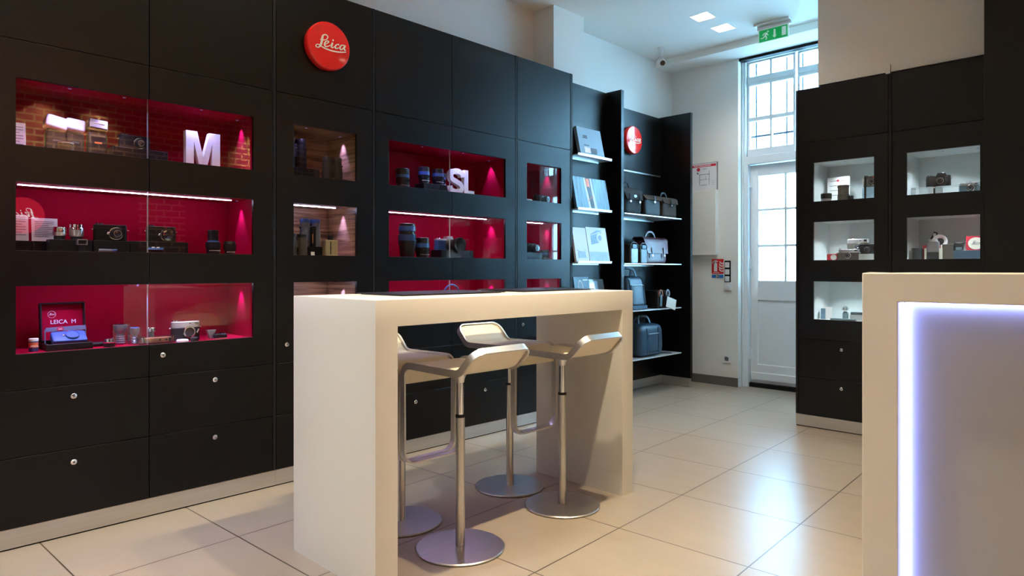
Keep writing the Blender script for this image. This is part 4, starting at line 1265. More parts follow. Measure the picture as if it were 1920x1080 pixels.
camera('dark camera with red dot and hooded lens in the middle red niche', LP(1.172, Z2 + 0.060, 0.155), HALF, 0.138, 0.080, 0.036, lens_r=0.026, lens_x=0.018, lens_l=0.040, big=[(0.026, 0.4), (0.030, 0.5), (0.034, 1.0), (0.031, 1.0)], group='cameras in the leftmost cabinet')
r = thing('data_card', 'small dark card with two white dots leaning on the black block', 'card', LP(1.124, Z2 + 0.018, 0.085), HALF)
R = lambda p: (p[0] + p[2] * 0.35, p[1] * cos(0.9) + p[2] * sin(0.9), p[2] * cos(0.9) - p[1] * sin(0.9))
m = MB(R); m.box(-0.036, 0.036, -0.0012, 0.0012, 0.002, 0.042); m.build('sheet', 'bino_blue', r)
m = MB(R)
for x in (-0.012, 0.010): m.box(x - 0.007, x + 0.007, -0.003, -0.0012, 0.014, 0.022)
m.build('dots', 'letter_white', r)
BLK = ['camera_satin', 'camera_black', 'bino_blue', 'lens_glass']
lens('tall black stepped lens near the right end of the middle red niche', LP(1.416, Z2, 0.12), HALF, [(0.030, 0, 0), (0.034, 0.006, 0), (0.034, 0.030, 0), (0.0355, 0.032, 1), (0.0355, 0.066, 1), (0.028, 0.068, 2), (0.0275, 0.074, 2), (0.0275, 0.126, 0), (0.025, 0.129, 0), (0.023, 0.127, 3), (0.001, 0.125, 3)], BLK, 'black lenses in the middle red niche', rings=[(0.0355, 0.036, 0.062, 40, 'rubber')], marks=(0.0345, 0.020))
lens('short black lens standing rightmost in the middle red niche', LP(1.503, Z2, 0.12), HALF, [(0.024, 0, 0), (0.026, 0.004, 0), (0.026, 0.022, 0), (0.030, 0.024, 1), (0.030, 0.058, 1), (0.028, 0.066, 0), (0.026, 0.073, 0), (0.023, 0.071, 3), (0.001, 0.069, 3)], BLK, 'black lenses in the middle red niche', rings=[(0.030, 0.028, 0.054, 36, 'rubber')], marks=(0.0265, 0.014))

# ---- leftmost cabinet, lower niche
r = thing('film_canister', 'small film canister with white cap at the left of the lower red niche', 'film canister', LP(0.635, Z3, 0.11), HALF)
m = MB(); m.lathe([(0.0165, 0.0), (0.0175, 0.002), (0.0175, 0.046)], seg=24); m.build('can', 'bino_blue', r)
m = MB(); m.lathe([(0.0177, 0.018), (0.0177, 0.040)], seg=24, cap=False); m.build('label', 'orange_print', r)
m = MB(); m.text('FOCA', 0.011, (0, -0.0182, 0.024), depth=0.001, bold=0.0004); m.build('lettering', 'cream', r)
m = MB(); m.lathe([(0.0185, 0.046), (0.0185, 0.056), (0.016, 0.058)], seg=24); m.build('cap', 'paper', r)

r = thing('presentation_box', 'open black presentation box with red lining and lettered lid', 'box', LP(0.762, Z3, 0.13), HALF)
def tray_box(m, w, d, h, t=0.006):
    m.box(-w / 2, w / 2, -d / 2, d / 2, 0, t); m.box(-w / 2, -w / 2 + t, -d / 2, d / 2, t, h); m.box(w / 2 - t, w / 2, -d / 2, d / 2, t, h)
    m.box(-w / 2 + t, w / 2 - t, -d / 2, -d / 2 + t, t, h); m.box(-w / 2 + t, w / 2 - t, d / 2 - t, d / 2, t, h)
m = MB(); tray_box(m, 0.178, 0.140, 0.030); m.build('lower_shell', 'camera_black', r, bevel=0.002)
m = MB(); m.box(-0.083, 0.083, -0.064, 0.064, 0.0065, 0.012); m.build('base_lining', 'red_lining', r)
LT = lambda p: (p[0], 0.074 + p[1] * cos(0.14) + p[2] * sin(0.14), 0.030 + p[2] * cos(0.14) - p[1] * sin(0.14))
m = MB(LT); m.box(-0.089, 0.089, -0.006, 0.0, 0, 0.176); m.box(-0.089, -0.083, -0.032, -0.006, 0, 0.176); m.box(0.083, 0.089, -0.032, -0.006, 0, 0.176); m.box(-0.083, 0.083, -0.032, -0.006, 0.170, 0.176); m.box(-0.083, 0.083, -0.032, -0.006, 0.0, 0.006)
lid = m.build('lid', 'camera_black', r, bevel=0.002)
m = MB(LT); m.box(-0.083, 0.083, -0.010, -0.0062, 0.006, 0.170); m.build('lid_lining', 'red_lining', lid)
m = MB(LT); m.text('LEICA  M', 0.026, (0.004, -0.0112, 0.088), depth=0.001); m.build('lid_lettering', 'letter_white', lid)
m = MB(LT); m.lathe([(0.016, -0.0112), (0.0150, -0.0112), (0.0150, -0.0102)], (-0.040, 0, 0.124), 'y', 24, cap=False); logo(m, 0.016, 0.0102, (-0.040, 0.124), 0.0008); m.build('lid_emblem', 'letter_white', lid)
m = MB(); m.prism([(-0.079, 0.080), (0.076, 0.083), (0.079, 0.103), (-0.076, 0.098)], 0.008, 0.015, 'xz'); m.box(-0.081, -0.077, 0.010, 0.014, 0.012, 0.090); m.box(0.077, 0.081, 0.010, 0.014, 0.012, 0.095); b = m.build('name_bar', 'bino_grey', r)
m = MB(lambda p: (p[0] * 1.7 - 0.022, p[1], p[2] + 0.091)); m.lathe([(0.008, 0.0065), (0.008, 0.008)], (0, 0, 0), 'y', 18); m.build('badge', 'ink_red', b)
m = MB(); m.text('Leica', 0.007, (-0.022, 0.0055, 0.091), depth=0.0006, bold=0.0002); m.build('badge_lettering', 'letter_white', b)
# dark blue camera lying on its back in the box
r = thing('camera', 'dark blue camera lying in the open presentation box', 'camera', LP(0.770, Z3 + 0.014, 0.125), HALF, 'cameras in the leftmost cabinet')
k = 0.95
CT = lambda p: (p[0], p[1] * cos(k) + p[2] * sin(k) - 0.03, -p[1] * sin(k) + p[2] * cos(k) + 0.014)
m = MB(CT); m.superq((0, 0, 0.034), 0.136, 0.034, 0.072, 0.22, 0.25, 32, 14); m.build('body', 'bino_blue', r)
m = MB(CT); m.lathe([(0.027, -0.016), (0.027, -0.024), (0.024, -0.026), (0.022, -0.024), (0.001, -0.024)], (0.012, 0, 0.034), 'y', 30); m.build('body_cap', 'bino_blue', r)
m = MB(CT); m.lathe([(0.005, -0.0165), (0.005, -0.0185)], (0.0, 0, 0.064), 'y', 14); m.build('red_dot', 'ink_red', r)
m = MB(CT); m.superq((-0.022, -0.018, 0.034), 0.012, 0.008, 0.010, 0.7, 0.7, 12, 8); m.build('lens_release', 'chrome', r)
def small_finder(label, loc, rz):
    r = thing('protective_cap', label, 'lens accessory', loc, rz)
    m = MB(); m.lathe([(0.022, 0), (0.024, 0.003), (0.024, 0.018)], seg=26); m.build('base', 'rubber', r)
    m = MB(); m.lathe([(0.026, 0.018), (0.027, 0.022), (0.020, 0.024), (0.020, 0.036), (0.022, 0.038), (0.016, 0.041)], seg=26); m.build('top_ring', 'chrome', r)
small_finder('small silver-topped round finder beside the presentation box', LP(0.922, Z3, 0.08), HALF)
r = thing('lens_pouch', 'flat black piece lying behind the silver-topped finder', 'pouch', LP(0.895, Z3, 0.14), HALF)
m = MB(); m.superq((0, 0, 0.010), 0.07, 0.04, 0.020, 0.5, 0.4, 20, 10); m.build('pouch', 'camera_black', r)
def cutaway(label, loc, rz, w, h, top):
    r = thing('cutaway_lens', label, 'lens model', loc, rz, 'cutaway lenses in clear blocks')
    m = MB(); m.box(-w / 2, w / 2, -0.018, 0.018, 0, h); m.build('clear_block', 'acrylic', r, bevel=0.002)
    q = w * 0.30
    m = MB(); m.lathe([(q * 0.75, 0.004), (q * 0.8, h * 0.25), (q * 0.7, h * 0.3), (q * 0.7, h * 0.5), (q * 0.95, h * 0.56), (q * 1.2, h * 0.66), (q * 1.3, h * 0.93), (q * 1.1, h * 0.95)], seg=24); b = m.build('lens_section', 'gunmetal', r)
    m = MB(); m.lathe([(q * 1.15, h * 0.952), (q * 0.6, h * 0.99), (0.001, h * 1.0 - 0.0005)], seg=24); m.build('front_element', top, r)
    m = MB()
    for i in range(4): m.lathe([(q * 0.86, h * (0.08 + 0.1 * i)), (q * 0.95, h * (0.09 + 0.1 * i)), (q * 0.86, h * (0.11 + 0.1 * i))], seg=24, cap=False)
    m.build('threads', 'silver', r)
cutaway('taller one of two cutaway lenses in clear blocks in the lower red niche', LP(0.991, Z3, 0.16), HALF, 0.078, 0.100, 'lens_glass')
cutaway('shorter one of two cutaway lenses in clear blocks, with blue front glass', LP(1.041, Z3, 0.115), HALF, 0.054, 0.084, 'bino_blue')
r = thing('clear_case', 'low clear case holding a brown antique camera top', 'case', LP(1.118, Z3, 0.07), HALF)
m = MB(); m.box(-0.08, 0.08, -0.025, 0.025, 0.0, 0.003); m.plate((-0.08, 0.08), (0.003, 0.037), [], -0.025, -0.0235); m.plate((-0.08, 0.08), (0.003, 0.037), [], 0.0235, 0.025); m.box(-0.08, -0.0785, -0.0235, 0.0235, 0.003, 0.037); m.box(0.0785, 0.08, -0.0235, 0.0235, 0.003, 0.037); m.build('case', 'acrylic', r)
r = thing('camera_model', 'brown antique camera top lying inside the low clear case', 'camera', LP(1.123, Z3 + 0.0032, 0.07), HALF)
m = MB(); m.superq((0.008, 0, 0.014), 0.120, 0.034, 0.026, 0.25, 0.3, 28, 12); m.build('body', 'copper', r)
m = MB(); m.lathe([(0.011, 0.004), (0.011, 0.026), (0.009, 0.028)], (-0.058, 0, 0), seg=18); m.lathe([(0.008, 0.024), (0.008, 0.032)], (-0.02, 0, 0), seg=16); m.build('knobs', 'chrome', r)
m = MB()
for x in (0.012, 0.040): m.lathe([(0.005, -0.0175), (0.005, -0.016)], (x, 0, 0.015), 'y', 12)
m.box(0.052, 0.064, -0.0178, -0.015, 0.006, 0.024); m.build('windows', 'lens_glass', r)
r = thing('flash_bracket', 'small round silver knob on a stem behind the clear case', 'accessory', LP(1.120, Z3, 0.13), HALF)
m = MB(); m.lathe([(0.012, 0), (0.012, 0.052)], seg=18); m.build('stem', 'gunmetal', r)
m = MB(); m.lathe([(0.014, 0.052), (0.023, 0.056), (0.023, 0.064), (0.017, 0.066), (0.017, 0.071), (0.022, 0.072), (0.020, 0.076)], seg=24); m.build('knob', 'chrome', r)
camera('silver-topped camera with empty lens mount in the lower red niche', LP(1.276, Z3, 0.12), HALF, 0.140, 0.100, 0.036, top='silver', lens_r=0.027, lens_x=0.014, open_mount=True, dot=False, group='cameras in the leftmost cabinet', topz=0.66)
r = thing('protective_cap', 'flat white lens cap lying before the silver-topped camera', 'cap', LP(1.242, Z3, 0.062), HALF)
m = MB(); m.lathe([(0.028, 0), (0.028, 0.008), (0.024, 0.012), (0.020, 0.011), (0.001, 0.011)], seg=28); m.build('cap', 'diffuser', r)
r = thing('eyepiece', 'small black round eyepiece lying before the silver-topped camera', 'eyepiece', LP(1.297, Z3, 0.055), HALF)
m = MB(); m.lathe([(0.018, 0), (0.019, 0.004), (0.019, 0.016), (0.014, 0.021)], seg=22); m.build('ring', 'rubber', r)
m = MB(); m.lathe([(0.011, 0.0215), (0.001, 0.0225)], seg=18); m.build('glass', 'lens_glass', r)
r = thing('film_loader', 'small grey film holder right of the silver-topped camera', 'accessory', LP(1.405, Z3, 0.12), HALF)
m = MB(); m.prism([(-0.010, 0), (0.010, 0), (0.012, 0.022), (0.024, 0.046), (-0.024, 0.046), (-0.016, 0.022)], -0.012, 0.012, 'xz'); m.build('holder', 'gunmetal', r, bevel=0.002)
r = thing('exposure_meter', 'flat black meter with knobs, rightmost in the lower red niche', 'accessory', LP(1.440, Z3, 0.09), HALF)
m = MB(); m.superq((0, 0, 0.014), 0.066, 0.028, 0.022, 0.3, 0.3, 24, 10); m.build('body', 'camera_satin', r)
m = MB()
for x in (-0.022, 0.0, 0.021): m.lathe([(0.008, 0.022), (0.008, 0.028)], (x, 0, 0), seg=14)
m.build('knobs', 'camera_black', r)
m = MB(); m.box(-0.03, 0.03, -0.013, 0.013, 0, 0.004); m.build('foot', 'silver', r)

# ---- wood-lined cabinet
def binoculars(label, loc, rz, h, w, body, cap, taper=0.85, caps=True, group='binoculars in the wood-lined niches'):
    r = thing('binoculars', label, 'binoculars', loc, rz, group)
    q = w * 0.25
    for s in (-1, 1):
        m = MB(); m.lathe([(q * 0.92, 0), (q, 0.006), (q * 0.98, h * 0.45), (q * taper, h * 0.80), (q * taper, h * 0.86)], (s * w * 0.26, 0, 0), seg=26); m.build('barrel', body, r)
        m = MB(); m.lathe([(q * taper * 1.06, h * 0.86), (q * taper * 1.06, h * 0.96), (q * taper * 0.98, h), (q * 0.6, h), (q * 0.55, h * 0.975)], (s * w * 0.26, 0, 0), seg=26); m.build('eyecup', cap, r)
    m = MB(); m.box(-w * 0.12, w * 0.12, -q * 0.45, q * 0.45, h * 0.36, h * 0.70); m.build('bridge', body, r, bevel=0.006)
    m = MB(); m.lathe([(q * 0.36, h * 0.70), (q * 0.38, h * 0.72), (q * 0.38, h * 0.82), (q * 0.3, h * 0.83)], (0, 0, 0), seg=18); m.build('focus_wheel', 'rubber', r)
    m = MB()
    for s in (-1, 1): m.superq((s * w * 0.51, 0, h * 0.68), 0.010, 0.012, 0.010, 0.7, 0.7, 10, 8)
    m.build('strap_lugs', 'camera_satin', r)
    return r
riser('black block under the tall dark binoculars in the upper wood niche', LP(1.92, Z1, 0.15), HALF, 0.205, 0.10, 0.062)
binoculars('tall black binoculars with blue-lit eyecups on a block in the upper wood niche', LP(1.892, Z1 + 0.062, 0.15), HALF, 0.172, 0.140, 'camera_black', 'camera_satin')
binoculars('dark brown compact binoculars standing at the front of the upper wood niche', LP(2.106, Z1, 0.10), HALF, 0.143, 0.128, 'camera_black', 'camera_satin', 0.8)
r = thing('red_dot_badge', 'tiny orange dot badge at the foot of the brown binoculars', 'badge', LP(2.086, Z1, 0.055), HALF)
m = MB(); m.lathe([(0.007, -0.002), (0.007, 0.002)], (0, 0, 0.0072), 'y', 14); m.build('badge', 'orange_print', r)
riser('small black block under the grey binoculars in the middle wood niche', LP(2.010, Z2, 0.15), HALF, 0.100, 0.085, 0.056)
binoculars('tall grey binoculars with blue eyecups in the middle wood niche', LP(2.000, Z2 + 0.056, 0.17), HALF, 0.165, 0.126, 'bino_grey', 'bino_blue', 0.88)
r = thing('monocular', 'slim black monocular standing before the grey binoculars', 'monocular', LP(1.990, Z2 + 0.056, 0.118), HALF)
m = MB(); m.lathe([(0.0155, 0), (0.0165, 0.01), (0.0165, 0.094), (0.017, 0.098), (0.017, 0.118), (0.014, 0.122)], seg=22); m.build('tube', 'camera_black', r)
m = MB(); m.box(-0.013, -0.009, -0.0178, -0.016, 0.02, 0.075); m.build('side_stripe', 'copper', r)
binoculars('bronze binoculars at the left edge of the middle wood niche', LP(1.862, Z2, 0.075), HALF, 0.125, 0.130, 'bronze', 'camera_satin', 0.9)
r = thing('carry_case', 'upright beige camera case with a dark slot in the middle wood niche', 'case', LP(2.082, Z2, 0.085), HALF)
m = MB(); m.box(-0.040, 0.040, -0.024, 0.024, 0.0, 0.097); m.build('case', 'beige', r, bevel=0.005)
m = MB(); m.box(-0.012, -0.007, -0.0255, -0.023, 0.014, 0.088); m.build('slot', 'camera_satin', r)
r = thing('protective_cap', 'small black cap behind the top of the beige case', 'cap', LP(2.115, Z2, 0.135), HALF)
m = MB(); m.lathe([(0.018, 0), (0.018, 0.116), (0.019, 0.117), (0.019, 0.124)], seg=18); m.build('cap', 'camera_satin', r)
card('tiny pale label at the foot of the middle wood niche', LP(1.946, Z2, 0.04), HALF, 0.022, 0.024, 2, name='price_label')

# ---- wide cabinet behind the table
NVY = ['camera_satin', 'camera_black', 'bino_blue', 'lens_glass']
def big_lens(label, y, d, h, R, z, grp, belly=False):
    if belly:
        p = [(R * 0.80, 0, 0), (R * 0.86, 0.006, 0), (R * 0.98, h * 0.30, 1), (R, h * 0.52, 1), (R, h * 0.54, 2), (R, h * 0.72, 2), (R * 0.98, h * 0.74, 0), (R * 0.95, h * 0.98, 0), (R * 0.86, h, 0), (R * 0.8, h * 0.985, 3), (0.001, h * 0.975, 3)]
    else:
        p = [(R * 0.93, 0, 0), (R * 0.97, 0.005, 0), (R * 0.97, h * 0.30, 0), (R, h * 0.32, 1), (R, h * 0.56, 1), (R * 0.99, h * 0.58, 2), (R * 0.99, h * 0.70, 2), (R, h * 0.72, 0), (R, h * 0.97, 0), (R * 0.94, h, 0), (R * 0.86, h * 0.985, 3), (0.001, h * 0.975, 3)]
    return lens(label, LP(y, z, d), HALF, p, NVY, grp, rings=[(R * 1.0, h * 0.34, h * 0.50, 44, 'rubber')], marks=(R * 0.99, h * 0.16))
G = 'lenses in the niche with the S and L letters'
big_lens('large black lens standing leftmost in the niche with the letters', 2.628, 0.11, 0.134, 0.044, Z1, G)
riser('black block under the middle lenses left of the letters', LP(2.905, Z1, 0.14), HALF, 0.235, 0.10, 0.056)
big_lens('barrel-shaped black lens, second from the left beside the letters', 2.822, 0.135, 0.112, 0.039, Z1 + 0.056, G, True)
big_lens('barrel-shaped dark lens just left of the letter S', 2.944, 0.135, 0.112, 0.040, Z1 + 0.056, G, True)
big_lens('slim black lens half hidden behind the letter S', 3.035, 0.20, 0.098, 0.026, Z1 + 0.056, G)
# letters S and L
def stroke_outline(path, w):
    Q = []
    n = len(path)
    for i in range(n - 1):
        p0, p1, p2, p3 = path[max(i - 1, 0)], path[i], path[i + 1], path[min(i + 2, n - 1)]
        for s in range(6):
            t = s / 6
            Q.append(tuple(0.5 * (2 * b + (c - a) * t + (2 * a - 5 * b + 4 * c - d) * t * t + (3 * b - a - 3 * c + d) * t ** 3) for a, b, c, d in zip(p0, p1, p2, p3)))
    Q.append(path[-1])
    L, Rr = [], []
    for i, (a, b) in enumerate(Q):
        a0, b0 = Q[max(i - 1, 0)]; a1, b1 = Q[min(i + 1, len(Q) - 1)]
        l = math.hypot(a1 - a0, b1 - b0)
        nx, ny = -(b1 - b0) / l, (a1 - a0) / l
        L.append((a + nx * w / 2, b + ny * w / 2)); Rr.append((a - nx * w / 2, b - ny * w / 2))
    return L + Rr[::-1]
pS = [(0.056, 0.122), (0.050, 0.145), (0.022, 0.160), (-0.014, 0.160), (-0.042, 0.146), (-0.050, 0.122), (-0.036, 0.102), (0.0, 0.088), (0.036, 0.072), (0.050, 0.050), (0.042, 0.030), (0.014, 0.019), (-0.022, 0.019), (-0.050, 0.032), (-0.056, 0.056)]
letter('S', 'thick white standing letter S between the lenses and the letter L', LP(3.062, Z1, 0.09), HALF, 0.18, 0.034, pts=stroke_outline(pS, 0.036))
letter('L', 'thick white standing letter L, right of the letter S', LP(3.178, Z1, 0.09), HALF, 0.18, 0.034, pts=[(-0.046, 0), (0.050, 0), (0.050, 0.034), (-0.008, 0.034), (-0.008, 0.176), (-0.046, 0.176)])
lens('tall stepped black zoom lens at the left of the middle red niche behind the table', LP(2.665, Z2, 0.11), HALF, [(0.042, 0, 0), (0.046, 0.006, 0), (0.052, 0.06, 0), (0.058, 0.10, 0), (0.058, 0.112, 1), (0.058, 0.150, 2), (0.053, 0.153, 1), (0.052, 0.172, 1), (0.056, 0.176, 2), (0.056, 0.205, 2), (0.052, 0.207, 0), (0.052, 0.222, 0), (0.047, 0.224, 0), (0.042, 0.220, 3), (0.001, 0.218, 3)], NVY, 'lenses in the middle niche behind the table', rings=[(0.058, 0.115, 0.148, 50, 'rubber')])
big_lens('shorter black lens beside the tall zoom lens', 2.790, 0.11, 0.136, 0.047, Z2, 'lenses in the middle niche behind the table', True)
riser('black block under the silver and blue camera behind the table', LP(3.08, Z2, 0.14), HALF, 0.30, 0.11, 0.058)
camera('silver-topped camera with long hooded lens on a block behind the table', LP(3.045, Z2 + 0.058, 0.185), HALF, 0.175, 0.082, 0.045, body='bino_blue', top='silver', lens_r=0.038, lens_x=0.030, lens_l=0.115, hump=True, big=[(0.042, 0.15), (0.042, 0.5), (0.036, 0.52), (0.040, 0.70), (0.050, 0.74), (0.053, 1.0), (0.046, 1.0)], group='cameras in the cabinet behind the table', tab=False, topz=0.82)
r = thing('carry_strap', 'thin dark blue strap arching in the lower niche behind the table', 'strap', LP(3.09, Z3, 0.16), HALF)
m = MB(); m.tube([(0.085 * cos(a), 0, 0.150 + 0.105 * sin(a)) for a in [pi * k / 20 for k in range(21)]] , 0.006, 8); m.build('strap', 'bino_blue', r)
m = MB(); m.tube([(-0.085, 0, 0.0), (-0.085, 0, 0.150)], 0.006, 8); m.tube([(0.085, 0, 0.0), (0.085, 0, 0.150)], 0.006, 8); m.build('support', 'bino_blue', r)
# ---- narrow cabinet next to the bookshelf bay
camera('black compact camera lying in the upper niche of the last red cabinet', LP(3.985, Z1, 0.12), HALF, 0.150, 0.072, 0.04, dot=False, lens_r=0.03, lens_l=0.05, group='cameras in the last red cabinet', tab=False)
r = thing('protective_cap', 'small white cap at the left edge of the upper niche, last red cabinet', 'cap', LP(3.80, Z1, 0.085), HALF)
m = MB(); m.superq((0, 0, 0.012), 0.085, 0.04, 0.024, 0.6, 0.6, 22, 10); m.build('cap', 'diffuser', r)
riser('low black block in the middle niche of the last red cabinet', LP(3.845, Z2, 0.11), HALF, 0.190, 0.10, 0.056)
camera('dark camera on a block in the middle niche of the last red cabinet', LP(3.855, Z2 + 0.056, 0.12), HALF, 0.140, 0.075, 0.036, lens_r=0.032, lens_x=0.02, lens_l=0.05, dot=False, ring='camera_satin', group='cameras in the last red cabinet', tab=False)
big_lens('dark lens standing at the right of the middle niche, last red cabinet', 4.03, 0.12, 0.080, 0.038, Z2, 'lenses in the last red cabinet')

# ---- right cabinets with pale niches
Y1, Y2, Y3 = 1.680, 1.2445, 0.806
card('white card with a small red dot standing in the upper left pale niche', RP(-1.777, Y1, 0.21), 0, 0.160, 0.198, 4, 0.03, head=0.055)
lens('squat dark lens at the left of the upper left pale niche', RP(-1.822, Y1, 0.09), 0, [(0.034, 0, 0), (0.036, 0.008, 0), (0.036, 0.026, 1), (0.038, 0.028, 0), (0.038, 0.062, 0), (0.033, 0.066, 0), (0.03, 0.064, 2), (0.001, 0.062, 2)], ['camera_black', 'gunmetal', 'lens_glass'], 'lenses in the upper left pale niche')
lens('taller brown-black lens before the white card in the pale niche', RP(-1.711, Y1, 0.12), 0, [(0.038, 0, 0), (0.040, 0.008, 0), (0.040, 0.05, 0), (0.037, 0.052, 1), (0.037, 0.10, 1), (0.040, 0.102, 0), (0.040, 0.118, 0), (0.035, 0.122, 0), (0.032, 0.12, 2), (0.001, 0.118, 2)], ['bronze', 'grip_brown', 'lens_glass'], 'lenses in the upper left pale niche')
lens('very small dark cap-like lens right of the taller brown lens', RP(-1.660, Y1, 0.12), 0, [(0.02, 0, 0), (0.02, 0.036, 0), (0.017, 0.040, 0), (0.001, 0.038, 1)], ['camera_black', 'lens_glass'], 'lenses in the upper left pale niche')
r = thing('camera_stand', 'tall grey block at the right of the upper left pale niche', 'display block', RP(-1.535, Y1, 0.17), 0)
m = MB(); m.box(-0.055, 0.055, -0.03, 0.05, 0.0, 0.095); m.build('block', 'ice_blue', r, bevel=0.003)
camera('brown-black camera with hanging strap on the tall grey block', RP(-1.530, Y1 + 0.095, 0.165), 0, 0.120, 0.082, 0.034, body='grip_brown', top='bronze', lens_r=0.024, lens_l=0.03, group='cameras in the pale niches', tab=False)
r = thing('camera_strap', 'brown leather strap hanging before the tall grey block', 'strap', RP(-1.562, Y1, 0.12), 0)
m = MB(); m.strap([(0, 0, 0.002), (0.0, 0.0, 0.09), (0.001, 0.002, 0.17)], (0.014, 0.003)); m.build('strap', 'leather_black', r)
# upper right niche
r = thing('acrylic_stand', 'low clear display stand under the black camera in the upper right niche', 'display stand', RP(-1.110, Y1, 0.15), 0)
m = MB(); m.box(-0.155, 0.155, -0.05, 0.06, 0.058, 0.062); m.box(-0.155, -0.151, -0.05, 0.06, 0.0, 0.058); m.box(0.151, 0.155, -0.05, 0.06, 0.0, 0.058); m.build('stand', 'acrylic', r)
m = MB(); m.box(-0.07, 0.02, 0.03, 0.034, 0.001, 0.05); m.build('printed_insert', 'paper', r)
camera('large black reflex camera with strap on the clear stand, upper right niche', RP(-1.116, Y1 + 0.062, 0.165), 0, 0.148, 0.076, 0.045, lens_r=0.034, lens_x=0.022, lens_l=0.03, ring='camera_satin', hump=True, dot=False, group='cameras in the pale niches', tab=False)
r = thing('camera_strap', 'dark strap with metal stud hanging before the large black camera', 'strap', RP(-1.122, Y1, 0.085), 0)
m = MB(); m.strap([(0, 0, 0.002), (0, 0, 0.06), (0.002, 0.003, 0.11)], (0.011, 0.003)); m.build('strap', 'leather_black', r)
m = MB(); m.lathe([(0.005, -0.004), (0.005, -0.0015)], (0, 0, 0.05), 'y', 12); m.build('stud', 'chrome', r)
camera('dark blue-grey camera at the right of the upper right niche, nearer one', RP(-0.928, Y1, 0.10), 0, 0.115, 0.066, 0.034, body='leather_slate', top='gunmetal', lens_r=0.02, lens_l=0.02, dot=False, group='cameras in the pale niches', tab=False)
camera('blue-grey camera partly cut off at the right edge of the upper right niche', RP(-0.905, Y1 + 0.0, 0.20), 0, 0.125, 0.083, 0.034, body='leather_slate', top='gunmetal', lens_r=0.02, lens_l=0.02, dot=False, group='cameras in the pale niches', tab=False)
# middle left niche
r = thing('film_box', 'small red box with white oval at the left of the middle pale niche', 'box', RP(-1.775, Y2, 0.09), 0)
m = MB(); m.box(-0.036, 0.036, -0.02, 0.02, 0, 0.049); m.build('carton', 'ink_red', r, bevel=0.001)
m = MB(lambda p: (p[0] + 0.012, p[1], p[2] + 0.024)); m.lathe([(0.021, -0.0212), (0.021, -0.020)], (0, 0, 0), 'y', 22); m.build('oval', 'paper', r)
camera('silver and brown camera in front, lower of the pair in the middle pale niche', RP(-1.664, Y2, 0.085), 0, 0.150, 0.083, 0.036, body='grip_brown', top='silver', lens_r=0.02, lens_l=0.012, lens_x=0.0, dot=False, open_mount=False, group='cameras in the pale niches', tab=False, topz=0.68)
riser('pale block under the rear silver camera in the middle pale niche', RP(-1.625, Y2, 0.19), 0, 0.24, 0.09, 0.046, 'white_lining', 'pale display blocks')
camera('silver and grey camera raised behind the front one in the middle pale niche', RP(-1.630, Y2 + 0.046, 0.185), 0, 0.148, 0.116, 0.036, body='grip_brown', top='silver', lens_r=0.026, lens_l=0.022, lens_x=0.012, dot=False, group='cameras in the pale niches', tab=False, topz=0.72)
riser('pale block under the dark camera at the right of the middle pale niche', RP(-1.556, Y2, 0.105), 0, 0.115, 0.06, 0.046, 'white_lining', 'pale display blocks')
camera('dark camera with large round lens at the right of the middle pale niche', RP(-1.550, Y2 + 0.046, 0.125), 0, 0.118, 0.072, 0.034, lens_r=0.028, lens_l=0.022, lens_x=0.008, ring='camera_satin', dot=False, group='cameras in the pale niches', tab=False)
# middle right niche
r = thing('display_pot', 'low dark round box at the left of the middle right niche', 'box', RP(-1.226, Y2, 0.10), 0)
m = MB(); m.lathe([(0.028, 0), (0.031, 0.003), (0.031, 0.068)], seg=26); m.build('box', 'teal_pot', r)
m = MB(); m.lathe([(0.034, 0.068), (0.034, 0.078), (0.030, 0.080)], seg=26); m.build('lid', 'teal_pot', r)
r = thing('film_box', 'red and white carton standing behind the old folding camera', 'box', RP(-1.148, Y2, 0.16), 0)
m = MB(); m.box(-0.056, 0.045, -0.02, 0.02, 0, 0.100); m.build('carton', 'ink_red', r, bevel=0.001)
m = MB(); m.lathe([(0.046, -0.0215), (0.046, -0.020)], (0.0, 0, 0.050), 'y', 28); m.build('white_disc', 'paper', r)
r = thing('folding_camera', 'old silver-grey viewfinder camera standing upright in the middle right niche', 'camera', RP(-1.133, Y2, 0.105), 0)
m = MB(); m.box(-0.034, 0.034, -0.016, 0.016, 0, 0.052); m.build('lower_body', 'camera_black', r, bevel=0.004)
m = MB(); m.superq((0, 0, 0.088), 0.074, 0.036, 0.076, 0.35, 0.4, 26, 14); m.build('upper_body', 'gunmetal', r)
m = MB(); m.lathe([(0.026, 0.122), (0.027, 0.126), (0.027, 0.136), (0.022, 0.138)], seg=24); m.build('crown', 'silver', r)
m = MB(); m.box(0.036, 0.052, -0.014, 0.014, 0.004, 0.078); m.box(-0.050, -0.036, -0.014, 0.014, 0.004, 0.078); m.build('side_plates', 'cream', r, bevel=0.002)
r = thing('flash_gun', 'slanted black flash arm with round silver bowl behind the old camera', 'camera flash', RP(-1.135, Y2, 0.20), 0)
m = MB(); m.strap([(-0.05, 0, 0.0), (-0.05, 0, 0.09), (-0.035, 0, 0.115), (0.0, 0, 0.19)], (0.026, 0.012)); m.build('arm', 'camera_black', r)
m = MB(); m.box(-0.017, -0.001, -0.010, -0.006, 0.160, 0.182); m.build('window', 'paper', r)
m = MB(lambda p: (p[0] + 0.022, p[1], p[2] + 0.125)); m.lathe([(0.016, 0.012), (0.030, -0.004), (0.046, -0.014), (0.048, -0.012), (0.032, 0.0), (0.018, 0.016)], (0, 0, 0), 'y', 32, cap=False); m.build('bowl', 'letter_white', r)
m = MB(lambda p: (p[0] + 0.022, p[1], p[2] + 0.125)); m.lathe([(0.024, -0.003), (0.018, 0.010), (0.001, 0.012)], (0, 0, 0), 'y', 24); m.build('reflector_centre', 'camera_satin', r)
